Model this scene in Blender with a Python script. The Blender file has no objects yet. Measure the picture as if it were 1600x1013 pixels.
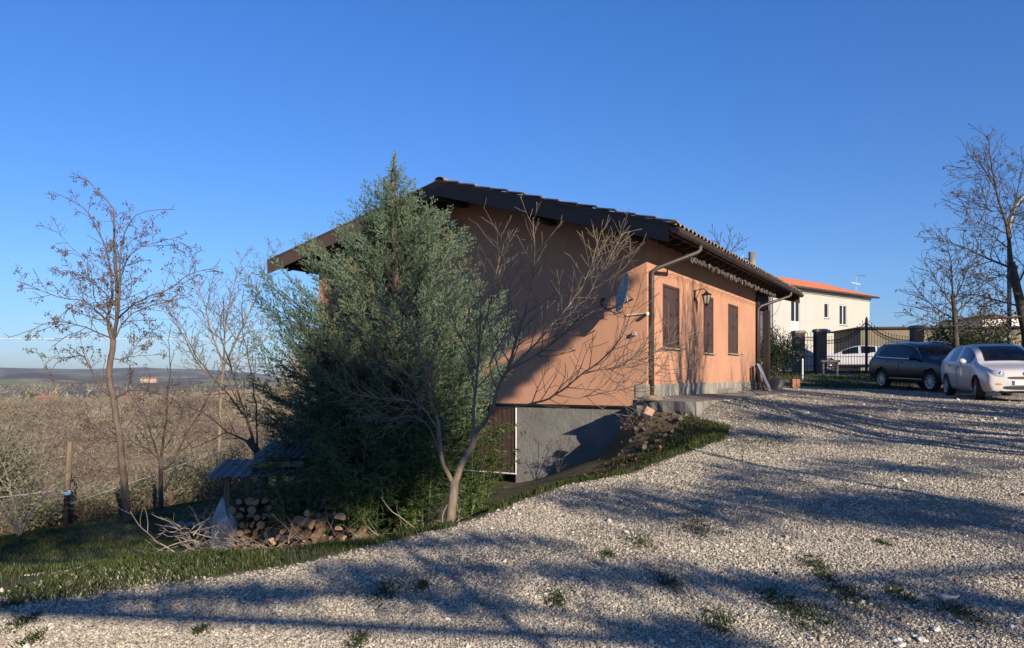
import bpy, bmesh, math, random
import numpy as np
from mathutils import Vector, Matrix, noise as mnoise
R = math.radians
SC = bpy.context.scene
# ------------------------------------------------------------------ camera, sky, sun, exposure
cam_d = bpy.data.cameras.new('camera'); cam = bpy.data.objects.new('camera', cam_d)
SC.collection.objects.link(cam); SC.camera = cam
cam.location = (0, 0, 0); cam.rotation_euler = (R(90), 0, 0)
FPX, CX, HY = 1155.0, 800.0, 589.0
cam_d.sensor_width = 36; cam_d.lens = 36*FPX/1600; cam_d.shift_y = (HY-506.5)/1600
cam_d.clip_start = 0.05; cam_d.clip_end = 20000
SUNV = Vector((0.483, -0.876, math.tan(R(19.3)))).normalized()     # towards the sun
SUN_EL = math.asin(SUNV.z)
W = bpy.data.worlds.new('World'); SC.world = W; W.use_nodes = True
wn, wl = W.node_tree.nodes, W.node_tree.links
sky = wn.new('ShaderNodeTexSky'); sky.sky_type = 'NISHITA'; sky.sun_disc = False
sky.sun_elevation = SUN_EL; sky.sun_rotation = math.atan2(SUNV.x, SUNV.y)
sky.altitude = 900; sky.air_density = 1.0; sky.dust_density = 0.35; sky.ozone_density = 3.0
bg = wn['Background']; bg.inputs['Strength'].default_value = 0.080
tint = wn.new('ShaderNodeMix'); tint.data_type = 'RGBA'; tint.blend_type = 'MULTIPLY'; tint.inputs[0].default_value = 1.0
tcd = wn.new('ShaderNodeTexCoord'); sxz = wn.new('ShaderNodeSeparateXYZ'); wl.new(tcd.outputs['Generated'], sxz.inputs[0])
trm = wn.new('ShaderNodeValToRGB'); wl.new(sxz.outputs['Z'], trm.inputs[0]); trm.color_ramp.elements[0].position = 0.0; trm.color_ramp.elements[1].position = 0.42
trm.color_ramp.elements[0].color = (0.50, 0.60, 0.84, 1); em = trm.color_ramp.elements.new(0.13); em.color = (0.54, 0.76, 1.08, 1); trm.color_ramp.elements[-1].color = (0.42, 0.83, 1.36, 1); wl.new(trm.outputs[0], tint.inputs[7])
wl.new(sky.outputs[0], tint.inputs[6]); wl.new(tint.outputs[2], bg.inputs[0])
sl = bpy.data.lights.new('sun', 'SUN'); sl.energy = 5.0; sl.angle = R(0.53); sl.color = (1.0, 0.85, 0.67)
so = bpy.data.objects.new('sun', sl); SC.collection.objects.link(so)
so.rotation_euler = SUNV.to_track_quat('Z', 'Y').to_euler()
SC.view_settings.view_transform = 'Standard'; SC.view_settings.look = 'None'
SC.view_settings.gamma = 1.0; SC.view_settings.use_curve_mapping = False
SC.view_settings.exposure = 0.75
SC.cycles.max_bounces = 6; SC.cycles.transparent_max_bounces = 12

# ------------------------------------------------------------------ helpers
def PX(px, py, d):
    return Vector(((px-CX)/FPX*d, d, (HY-py)/FPX*d))
def link(o):
    SC.collection.objects.link(o); return o
def tag(o, label=None, cat=None, group=None, kind=None):
    if label: o['label'] = label
    if cat: o['category'] = cat
    if group: o['group'] = group
    if kind: o['kind'] = kind
    return o
def empty(name, loc=(0, 0, 0), rz=0.0, label=None, cat=None, group=None, kind=None):
    o = bpy.data.objects.new(name, None); link(o); o.empty_display_size = 0.1
    o.location = loc; o.rotation_euler = (0, 0, rz)
    return tag(o, label, cat, group, kind)
def copy_tree(o, parent=None):
    c = o.copy(); link(c); c.parent = parent
    for ch in list(o.children): copy_tree(ch, c)
    return c
class MB:
    def __init__(s): s.v = []; s.f = []; s.m = []
    def add(s, vs, fs, mi=0):
        n = len(s.v); s.v.extend([tuple(v) for v in vs])
        for f in fs: s.f.append([i+n for i in f]); s.m.append(mi)
    def box(s, c, size, M=None, mi=0):
        cx, cy, cz = c; a, b, h = size[0]/2, size[1]/2, size[2]/2
        vs = [Vector((sx*a, sy*b, sz*h)) for sz in (-1, 1) for sy in (-1, 1) for sx in (-1, 1)]
        if M is not None: vs = [M @ v for v in vs]
        vs = [v + Vector((cx, cy, cz)) for v in vs]
        s.add(vs, [(0, 2, 3, 1), (4, 5, 7, 6), (0, 1, 5, 4), (2, 6, 7, 3), (0, 4, 6, 2), (1, 3, 7, 5)], mi)
    def span(s, a, b, mi=0):      # box from corner a to corner b
        s.box([(a[i]+b[i])/2 for i in range(3)], [abs(b[i]-a[i]) for i in range(3)], None, mi)
    def beam(s, a, b, w, h, mi=0, up=(0, 0, 1)):
        a, b = Vector(a), Vector(b); d = b-a; L = d.length; d.normalize(); u = Vector(up)
        r = d.cross(u)
        if r.length < 1e-4: r = d.cross(Vector((1, 0, 0)))
        r.normalize(); u = r.cross(d)
        M = Matrix((r, d, u)).transposed()
        s.box((a+b)/2, (w, L, h), M, mi)
    def tube(s, pts, rad, k=6, mi=0, cap=True):
        pts = [Vector(p) for p in pts]; n = len(pts)
        if not hasattr(rad, '__len__'): rad = [rad]*n
        t = (pts[1]-pts[0]).normalized()
        ref = Vector((0, 0, 1)) if abs(t.z) < 0.9 else Vector((1, 0, 0))
        u = t.cross(ref).normalized(); base = len(s.v)
        cs = [(math.cos(2*math.pi*i/k), math.sin(2*math.pi*i/k)) for i in range(k)]
        for i in range(n):
            if i == 0: t = pts[1]-pts[0]
            elif i == n-1: t = pts[-1]-pts[-2]
            else: t = pts[i+1]-pts[i-1]
            if t.length < 1e-9: t = Vector((0, 0, 1))
            t.normalize(); u = (u - t*u.dot(t))
            if u.length < 1e-6: u = t.orthogonal()
            u.normalize(); w = t.cross(u); r = rad[i]; p = pts[i]
            for c, q in cs: s.v.append((p.x+r*(c*u.x+q*w.x), p.y+r*(c*u.y+q*w.y), p.z+r*(c*u.z+q*w.z)))
        for i in range(n-1):
            for j in range(k):
                a = base+i*k+j; b = base+i*k+(j+1) % k
                s.f.append([a, b, b+k, a+k]); s.m.append(mi)
        if cap:
            s.f.append([base+j for j in range(k)][::-1]); s.m.append(mi)
            s.f.append([base+(n-1)*k+j for j in range(k)]); s.m.append(mi)
    def cyl(s, a, b, r, k=16, mi=0, r2=None): s.tube([a, b], [r, r if r2 is None else r2], k, mi)
    def lathe(s, c, prof, k=20, axis=(0, 0, 1), mi=0):
        ax = Vector(axis).normalized(); q = Vector((0, 0, 1)).rotation_difference(ax).to_matrix(); c = Vector(c)
        base = len(s.v); n = len(prof)
        for (r, z) in prof:
            for j in range(k):
                a = 2*math.pi*j/k
                s.v.append(tuple(c + q @ Vector((r*math.cos(a), r*math.sin(a), z))))
        for i in range(n-1):
            for j in range(k):
                a = base+i*k+j; b = base+i*k+(j+1) % k
                s.f.append([a, b, b+k, a+k]); s.m.append(mi)
    def poly(s, pts, thick, axis, mi=0):   # extrude polygon pts (3D) by vector axis*thick
        pts = [Vector(p) for p in pts]; n = len(pts); ex = Vector(axis)*thick
        s.add(pts + [p+ex for p in pts], [list(range(n))[::-1], list(range(n, 2*n))] +
              [[i, (i+1) % n, (i+1) % n+n, i+n] for i in range(n)], mi)
    def build(s, name, mats, parent=None, smooth=False, bevel=0, auto=None, fixn=True):
        me = bpy.data.meshes.new(name); me.from_pydata(s.v, [], s.f)
        if not isinstance(mats, (list, tuple)): mats = [mats]
        for m in mats: me.materials.append(m)
        if len(mats) > 1: me.polygons.foreach_set('material_index', s.m)
        if smooth: me.polygons.foreach_set('use_smooth', [True]*len(me.polygons))
        if fixn and len(s.f) < 40000:
            bm = bmesh.new(); bm.from_mesh(me); bmesh.ops.recalc_face_normals(bm, faces=bm.faces); bm.to_mesh(me); bm.free()
        me.update()
        o = bpy.data.objects.new(name, me); link(o)
        if parent is not None: o.parent = parent
        if bevel:
            b = o.modifiers.new('bevel', 'BEVEL'); b.width = bevel; b.segments = 2; b.limit_method = 'ANGLE'; b.angle_limit = R(40)
        return o
def fast_mesh(name, V, F, mat, parent=None, k=None, smooth=False, uvrand=None):
    """V (n,3) array, F (m,k) array"""
    me = bpy.data.meshes.new(name); V = np.asarray(V, dtype=np.float32); F = np.asarray(F, dtype=np.int32)
    m, k = F.shape
    me.vertices.add(len(V)); me.vertices.foreach_set('co', V.ravel())
    me.loops.add(m*k); me.loops.foreach_set('vertex_index', F.ravel())
    me.polygons.add(m); me.polygons.foreach_set('loop_start', np.arange(0, m*k, k, dtype=np.int32))
    me.polygons.foreach_set('loop_total', np.full(m, k, dtype=np.int32))
    if smooth: me.polygons.foreach_set('use_smooth', np.ones(m, dtype=bool))
    if uvrand is not None:
        at = me.attributes.new('rnd', 'FLOAT', 'FACE'); at.data.foreach_set('value', np.asarray(uvrand, dtype=np.float32))
    me.update(calc_edges=True)
    for mm in (mat if isinstance(mat, (list, tuple)) else [mat]): me.materials.append(mm)
    o = bpy.data.objects.new(name, me); link(o)
    if parent is not None: o.parent = parent
    return o

# ------------------------------------------------------------------ materials
def _mat(name):
    m = bpy.data.materials.new(name); m.use_nodes = True
    nt = m.node_tree; b = nt.nodes['Principled BSDF']; return m, nt, b
def ramp(nt, fac, stops, interp='LINEAR'):
    r = nt.nodes.new('ShaderNodeValToRGB'); e = r.color_ramp.elements; r.color_ramp.interpolation = interp
    while len(e) < len(stops): e.new(0.5)
    for i, (p, c) in enumerate(stops):
        e[i].position = p; e[i].color = (c[0], c[1], c[2], 1) if hasattr(c, '__len__') else (c, c, c, 1)
    nt.links.new(fac, r.inputs[0]); return r.outputs[0]
def tex(nt, kind, scale, detail=6, rough=0.6, vec=None, **kw):
    t = nt.nodes.new('ShaderNodeTex'+kind); t.inputs['Scale'].default_value = scale
    if 'Detail' in t.inputs: t.inputs['Detail'].default_value = detail
    if kind == 'Noise': t.inputs['Roughness'].default_value = rough
    for k_, v_ in kw.items(): setattr(t, k_, v_)
    if vec is not None: nt.links.new(vec, t.inputs['Vector'])
    return t
def coords(nt, scale=(1, 1, 1), src='Object', rot=(0, 0, 0)):
    c = nt.nodes.new('ShaderNodeTexCoord'); mp = nt.nodes.new('ShaderNodeMapping'); mp.inputs['Scale'].default_value = scale
    mp.inputs['Rotation'].default_value = rot
    nt.links.new(c.outputs[src], mp.inputs['Vector']); return mp.outputs[0]
def mix(nt, fac, a, b, blend='MIX'):
    m = nt.nodes.new('ShaderNodeMix'); m.data_type = 'RGBA'; m.blend_type = blend
    for s_, v in ((0, fac), (6, a), (7, b)):
        if hasattr(v, 'is_output') or isinstance(v, bpy.types.NodeSocket): nt.links.new(v, m.inputs[s_])
        elif s_ == 0: m.inputs[0].default_value = v
        else: m.inputs[s_].default_value = (v[0], v[1], v[2], 1)
    return m.outputs[2]
def math_(nt, op, a, b=0.0):
    m = nt.nodes.new('ShaderNodeMath'); m.operation = op
    for i, v in enumerate((a, b)):
        if isinstance(v, bpy.types.NodeSocket): nt.links.new(v, m.inputs[i])
        else: m.inputs[i].default_value = v
    return m.outputs[0]
def bump(nt, b, h, dist=0.01, strength=1.0):
    n = nt.nodes.new('ShaderNodeBump'); n.inputs['Distance'].default_value = dist; n.inputs['Strength'].default_value = strength
    nt.links.new(h, n.inputs['Height']); nt.links.new(n.outputs[0], b.inputs['Normal'])
def simple(name, c1, c2=None, scale=8, rough=0.7, metal=0.0, bmp=0.0, stretch=(1, 1, 1), coat=0.0, spec=0.5, src='Object', bscale=None):
    m, nt, b = _mat(name)
    b.inputs['Roughness'].default_value = rough; b.inputs['Metallic'].default_value = metal
    b.inputs['Coat Weight'].default_value = coat; b.inputs['Specular IOR Level'].default_value = spec
    if c2 is None: c2 = tuple(x*0.75 for x in c1)
    v = coords(nt, stretch, src)
    n = tex(nt, 'Noise', scale, 6, 0.62, v)
    nt.links.new(ramp(nt, n.outputs['Fac'], [(0.3, c2), (0.7, c1)]), b.inputs['Base Color'])
    if bmp:
        n2 = tex(nt, 'Noise', bscale or scale*3, 6, 0.7, v); bump(nt, b, n2.outputs['Fac'], bmp)
    return m
def leafmat(name, cols, rough=0.55, trans=0.25):
    m, nt, b = _mat(name)
    a = nt.nodes.new('ShaderNodeAttribute'); a.attribute_name = 'rnd'
    k = len(cols); col = ramp(nt, a.outputs['Fac'], [(i/(k-1), c) for i, c in enumerate(cols)])
    b.inputs['Roughness'].default_value = rough; b.inputs['Specular IOR Level'].default_value = 0.3
    nt.links.new(col, b.inputs['Base Color'])
    if trans:
        t = nt.nodes.new('ShaderNodeBsdfTranslucent'); nt.links.new(col, t.inputs['Color'])
        mx = nt.nodes.new('ShaderNodeMixShader'); mx.inputs[0].default_value = trans
        nt.links.new(b.outputs[0], mx.inputs[1]); nt.links.new(t.outputs[0], mx.inputs[2])
        nt.links.new(mx.outputs[0], nt.nodes['Material Output'].inputs['Surface'])
    return m

# ------------------------------------------------------------------ terrain height
def tps_fit(P):
    P = np.array(P, float); n = len(P); XY = P[:, :2]
    r = np.linalg.norm(XY[:, None]-XY[None], axis=2); K = np.where(r > 0, r*r*np.log(r+1e-12), 0) + np.eye(n)*0.4
    A = np.zeros((n+3, n+3)); A[:n, :n] = K; A[:n, n] = 1; A[:n, n+1:] = XY; A[n, :n] = 1; A[n+1:, :n] = XY.T
    w = np.linalg.solve(A, np.concatenate([P[:, 2], [0, 0, 0]])); return XY, w
def tps(fit, x, y):
    XY, w = fit; out = w[-3] + w[-2]*x + w[-1]*y
    for i, (a, b) in enumerate(XY):
        r2 = (x-a)**2+(y-b)**2; out = out + w[i]*0.5*r2*np.log(r2+1e-12)
    return out
HC = Vector((2.60, 14.26, 0)); HROT = R(-31)
hX = Vector((math.cos(HROT), math.sin(HROT), 0)); hY = Vector((-math.sin(HROT), math.cos(HROT), 0))
def HW(X, Y, z): return HC + hX*X + hY*Y + Vector((0, 0, z))
Gpts = [(0, 0, -1.55), (-3.2, 4.6, -1.44), (-.5, 6.3, -1.28), (0.6, 8.3, -1.16), (3.1, 11, -.95), (3.0, 12.2, -.80), (3.6, 13.5, -.46), (4.6, 15.5, -.44), (6.5, 19, -.43), (8.5, 22.5, -.40),
        (3, 4, -1.38), (6, 12, -.85), (8, 10, -.92), (12.1, 19.3, -.6), (12.9, 21.8, -.555), (14, 24.5, -.51), (13.6, 27.2, -.424), (10, 28, -.25),
        (14, 36, .17), (20, 36, .17), (16, 45, .35), (25, 30, 0), (25, 15, -.4), (15, 5, -.9), (10, -5, -1.2), (0, -10, -1.5), (-8, 0, -1.75), (-6, -6, -1.8), (35, 45, .4), (0, 30, -.3), (0, 45, 0)]
GF = tps_fit(Gpts)
def gpx(px, py):      # pixel -> point on the gravel surface near the camera
    d = 6.0
    for _ in range(40):
        x = (px-CX)/FPX*d; z = float(tps(GF, np.array([x]), np.array([d]))[0]); d = 0.5*d + 0.5*(-z*FPX/(py-HY))
    return ((px-CX)/FPX*d, d)
EDGE_PX = [(150, 935), (300, 913), (450, 890), (560, 862), (640, 842), (705, 824), (760, 806), (820, 779), (900, 755), (1000, 735), (1050, 718), (1100, 700), (1135, 688)]
EDGE = [(-40, -6.0), (-12, 1.5), (-6, 3.6)] + [gpx(*p) for p in EDGE_PX] + [(3.55, 11.9), (3.25, 12.35), (2.6, 13.2)]
hb = HW(0, 0, 0); he = HW(0, 12, 0)
EDGE += [(hb.x, hb.y), (he.x, he.y)]
POLY = EDGE + [(2.0, 60), (-10, 200), (400, 400), (400, -200), (-40, -200)]
def seg_dist(x, y, pts):
    best = np.full(np.shape(x), 1e9)
    for (ax, ay), (bx, by) in zip(pts[:-1], pts[1:]):
        dx, dy = bx-ax, by-ay; L = dx*dx+dy*dy
        t = np.clip(((x-ax)*dx+(y-ay)*dy)/L, 0, 1)
        best = np.minimum(best, (x-ax-t*dx)**2+(y-ay-t*dy)**2)
    return np.sqrt(best)
def inside(x, y, poly):
    c = np.zeros(np.shape(x), bool); n = len(poly)
    for i in range(n):
        x1, y1 = poly[i]; x2, y2 = poly[(i+1) % n]
        cond = ((y1 > y) != (y2 > y)) & (x < (x2-x1)*(y-y1)/((y2-y1) if y2 != y1 else 1e-9)+x1); c ^= cond
    return c
Lpts = [(-2.66, 4.8, -1.44), (-3.5, 6, -1.62), (-3.0, 8, -1.98), (-6, 9, -2.12), (-7, 10.1, -2.25), (-2, 9, -2.1), (-.8, 9, -2.1), (-7, 13.4, -2.5), (-6.3, 16, -2.62), (-4, 12, -2.4),
        (-2, 14, -2.45), (-.5, 15.2, -2.35), (.35, 15.3, -2.25), (1.1, 14.8, -1.85), (1.9, 14.3, -1.45), (2.5, 13.6, -1.15), (0.2, 11, -2.0), (1.2, 11.5, -1.70), (2.2, 12.2, -1.30), (3.0, 11.7, -1.02),
        (-.6, 7.3, -1.75), (0.1, 8.7, -1.72), (-6, 20, -2.9), (-9, 9, -2.4), (-9, 13, -2.9), (-11, 6, -2.2), (-5, 3, -1.6), (-14, 12, -4.6), (-14, 6, -3.3), (-12, 18, -5), (-3, 26, -3), (-8, 24, -4.5), (-16, 24, -8.5), (-22, 12, -8.5)]
LF = tps_fit(Lpts)
def sstep(t): t = np.clip(t, 0, 1); return t*t*(3-2*t)
FR = [(10, -2.2), (14, -2.9), (20, -6), (30, -11), (60, -23), (110, -37), (160, -41), (230, -34), (330, -22), (420, -13), (500, -12.5), (640, -22), (1000, -32), (1500, -22), (2100, -8), (2600, -18), (3400, 8), (4600, 34), (6000, 10), (9000, -100)]
PR = [(10, -.9), (30, -.1), (60, .5), (120, .8), (400, -8), (1000, -40), (3000, -30), (9000, -200)]
def vnoise(x, y, s, seed=0.0):
    out = np.zeros(np.shape(x)); a = 1.0; tot = 0
    for o in range(4):
        f = s*2**o
        out += a*(np.sin(x*f*1.0+1.3*np.sin(y*f*.83+seed+o)+o*2.1)*np.sin(y*f*1.13+1.7*np.sin(x*f*.71-seed+o*1.7)+o)); tot += a; a *= .5
    return out/tot
def H(x, y):
    x = np.asarray(x, float); y = np.asarray(y, float)
    g = tps(GF, x, y); l = tps(LF, x, y)
    ins = inside(x, y, POLY); ds = seg_dist(x, y, EDGE)
    wid = np.where(x < -1.6, 2.2, 0.9); wid = 0.9 + 1.6*sstep((-0.8-x)/2.0)
    t = np.where(ins, 0, sstep(ds/wid)*0.55+0.45*sstep(ds/0.35)*np.where(x > -2, 1, 0.2*0+sstep((x+4)/2)))
    t = np.where(ins, 0, np.maximum(sstep(ds/wid), 0)); 
    near = g*(1-t)+l*t
    rho = np.hypot(x, y)+1e-6; th = np.degrees(np.arctan2(x, y))
    fv = np.interp(rho, [a for a, b in FR], [b for a, b in FR]); fp = np.interp(rho, [a for a, b in PR], [b for a, b in PR])
    fv = fv + vnoise(x, y, .012, 1)*np.clip((rho-60)/60, 0, 1)*5 + vnoise(x, y, .0022, 4)*np.clip((rho-700)/600, 0, 1)*np.clip(rho*0.008, 0, 34) + vnoise(x, y, .0065, 2)*np.clip((rho-450)/900, 0, 1)*16
    val = sstep((-13-th)/7)*sstep((th+150)/25)
    far = fp*(1-val)+fv*val
    b = sstep((rho-24)/16)
    # keep plateau near for right side up to 50 m
    b = np.where(th > -8, sstep((rho-45)/20), b)
    z = near*(1-b)+far*b
    z = z + 0.012*vnoise(x, y, 2.2)*(rho < 40) + 0.03*vnoise(x, y, .7, 3)*(rho < 60)
    return z
def Hs(x, y): return float(H(np.array([x]), np.array([y]))[0])
def ground_px(px, py, d0=1.5, d1=400):      # first hit of the pixel ray with the ground
    d = np.exp(np.linspace(math.log(d0), math.log(d1), 1500)); x = (px-CX)/FPX*d; z = (HY-py)/FPX*d
    h = H(x, d); k = np.argmax(h > z) if (h > z).any() else len(d)-1
    return Vector((x[k], d[k], h[k]))
# ------------------------------------------------------------------ the ground sheet
def axis_pts(lo, hi, dense_lo, dense_hi, step):
    a = list(np.arange(dense_lo, dense_hi+1e-6, step)); s = step; v = a[-1]
    while v < hi: s *= 1.09; v += s; a.append(v)
    s = step; v = a[0]; out = []
    while v > lo: s *= 1.09; v -= s; out.append(v)
    return np.array(out[::-1]+a)
def gravelmask(x, y):
    ins = inside(x, y, POLY); ds = seg_dist(x, y, EDGE)
    sd = np.where(ins, ds, -ds)
    g = sstep((sd+0.05)/0.12+0.35*vnoise(x, y, 5.0, 2)+.1)
    g2 = sstep((sd+0.9+1.2*vnoise(x, y, 1.6, 5))/0.8)*sstep((-1.9-x)/.8)*sstep((6.2-y)/1.2)      # thin spill at the left
    far = sstep((34-y-vnoise(x, y, .5, 3)*3)/3)*sstep((-(x*.0)+ (27+vnoise(x, y, .8)*1.5)-y+np.clip(x-12.5, 0, 9)*.6)/1.5)
    return np.clip(np.maximum(g, 0.85*g2)*far, 0, 1)
def build_ground():
    xs = axis_pts(-6500, 6500, -7.5, 15, 0.125); ys = axis_pts(-300, 9000, 2.0, 26, 0.125)
    X, Y = np.meshgrid(xs, ys); Z = H(X, Y); n, m = X.shape
    V = np.stack([X.ravel(), Y.ravel(), Z.ravel()], 1)
    i = np.arange(n-1)[:, None]*m+np.arange(m-1)[None]; i = i.ravel()
    F = np.stack([i, i+1, i+m+1, i+m], 1)
    o = fast_mesh('ground', V, F, MAT['ground'], smooth=True); tag(o, kind='structure')
    me = o.data
    a = me.attributes.new('gravel', 'FLOAT', 'POINT'); a.data.foreach_set('value', gravelmask(X, Y).ravel().astype(np.float32))
    # grass: bank below the gravel, lawn, strip by the gate
    ins = inside(X, Y, POLY); sd = np.where(ins, seg_dist(X, Y, EDGE), -seg_dist(X, Y, EDGE))
    gr = np.where(~ins, 1.0, 0.0)*sstep(0.75+0.8*vnoise(X, Y, 1.1, 7))
    gr = np.where((X > -4.2) & (X < -0.2) & (Y > 7) & (Y < 12), 0.08, gr)
    gr = np.where((X > 2.0) & (Y > 12.6) & ~ins, 0.05, gr)
    gr = np.maximum(gr, np.where(ins & (Y > 23), sstep((Y-26.0+vnoise(X, Y, .6)*3)/2), 0)*0.9)
    a = me.attributes.new('grass', 'FLOAT', 'POINT'); a.data.foreach_set('value', np.clip(gr, 0, 1).ravel().astype(np.float32))
    return o
def ground_material():
    m, nt, b = _mat('ground')
    L = nt.links
    def att(n):
        a = nt.nodes.new('ShaderNodeAttribute'); a.attribute_name = n; return a.outputs['Fac']
    co = nt.nodes.new('ShaderNodeTexCoord').outputs['Object']
    # gravel: two sizes of angular limestone chips
    v1 = tex(nt, 'Voronoi', 42, vec=co); v2 = tex(nt, 'Voronoi', 95, vec=co)
    c1 = ramp(nt, v1.outputs['Color'], [(0.0, (.20, .17, .125)), (.3, (.335, .295, .23)), (.7, (.44, .395, .315)), (1, (.55, .505, .42))])
    c2 = ramp(nt, v2.outputs['Color'], [(0.0, (.20, .17, .125)), (.5, (.37, .33, .26)), (1, (.50, .455, .37))])
    big = tex(nt, 'Noise', 0.6, 5, .6, co); mid = tex(nt, 'Noise', 5, 5, .6, co)
    gc = mix(nt, ramp(nt, mid.outputs['Fac'], [(.4, 0.), (.6, 1.)]), c1, c2)
    edge = ramp(nt, v1.outputs['Distance'], [(.3, 1.), (.8, 0.5)])
    gc = mix(nt, 1.0, gc, edge, 'MULTIPLY')
    gc = mix(nt, ramp(nt, big.outputs['Fac'], [(.42, 0.), (.68, .5)]), gc, (.20, .17, .13))
    # soil and grass
    ns = tex(nt, 'Noise', 7, 10, .78, co); nf = tex(nt, 'Noise', 60, 4, .7, co)
    soil = ramp(nt, ns.outputs['Fac'], [(.3, (.06, .044, .027)), (.5, (.13, .10, .062)), (.62, (.20, .16, .105)), (.75, (.34, .29, .21))])
    gs = ramp(nt, nf.outputs['Fac'], [(.3, (.022, .032, .010)), (.55, (.050, .065, .020)), (.8, (.11, .105, .045))])
    gm = math_(nt, 'MULTIPLY', att('grass'), ramp(nt, ns.outputs['Fac'], [(.28, .25), (.60, .95)]))
    base = mix(nt, gm, soil, gs)
    # far land: scrub, fields
    geo = nt.nodes.new('ShaderNodeNewGeometry'); ln = nt.nodes.new('ShaderNodeVectorMath'); ln.operation = 'LENGTH'
    L.new(geo.outputs['Position'], ln.inputs[0])
    f1 = nt.nodes.new('ShaderNodeMapRange'); f1.inputs['From Min'].default_value = 18; f1.inputs['From Max'].default_value = 45
    L.new(ln.outputs['Value'], f1.inputs['Value'])
    s1 = tex(nt, 'Noise', .12, 10, .75, co); s2 = tex(nt, 'Voronoi', .011, vec=co); s3 = tex(nt, 'Noise', .006, 8, .65, co)
    scrub = ramp(nt, s1.outputs['Fac'], [(.35, (.08, .06, .042)), (.5, (.17, .13, .085)), (.62, (.27, .205, .135)), (.75, (.11, .12, .06))])
    fields = ramp(nt, s2.outputs['Color'], [(0, (.11, .13, .05)), (.35, (.20, .165, .10)), (.6, (.34, .27, .16)), (.8, (.10, .09, .075)), (1, (.16, .18, .075))])
    f2 = nt.nodes.new('ShaderNodeMapRange'); f2.inputs['From Min'].default_value = 430; f2.inputs['From Max'].default_value = 900
    L.new(ln.outputs['Value'], f2.inputs['Value'])
    wood = ramp(nt, s3.outputs['Fac'], [(.44, 0.), (.52, 1.)])
    farc = mix(nt, wood, fields, (.085, .075, .068))
    far = mix(nt, f2.outputs[0], scrub, farc)
    base = mix(nt, f1.outputs[0], base, far)
    col = mix(nt, att('gravel'), base, gc)
    L.new(col, b.inputs['Base Color']); b.inputs['Roughness'].default_value = .92; b.inputs['Specular IOR Level'].default_value = .25
    h = mix(nt, att('gravel'), nf.outputs['Fac'], math_(nt, 'SUBTRACT', 1.0, v1.outputs['Distance']))
    # bump fades with distance
    bn = nt.nodes.new('ShaderNodeBump'); bn.inputs['Distance'].default_value = .018; bn.inputs['Strength'].default_value = .9
    L.new(h, bn.inputs['Height']); L.new(bn.outputs[0], b.inputs['Normal'])
    return m
MAT = {}
MAT['ground'] = ground_material()
build_ground()

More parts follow.
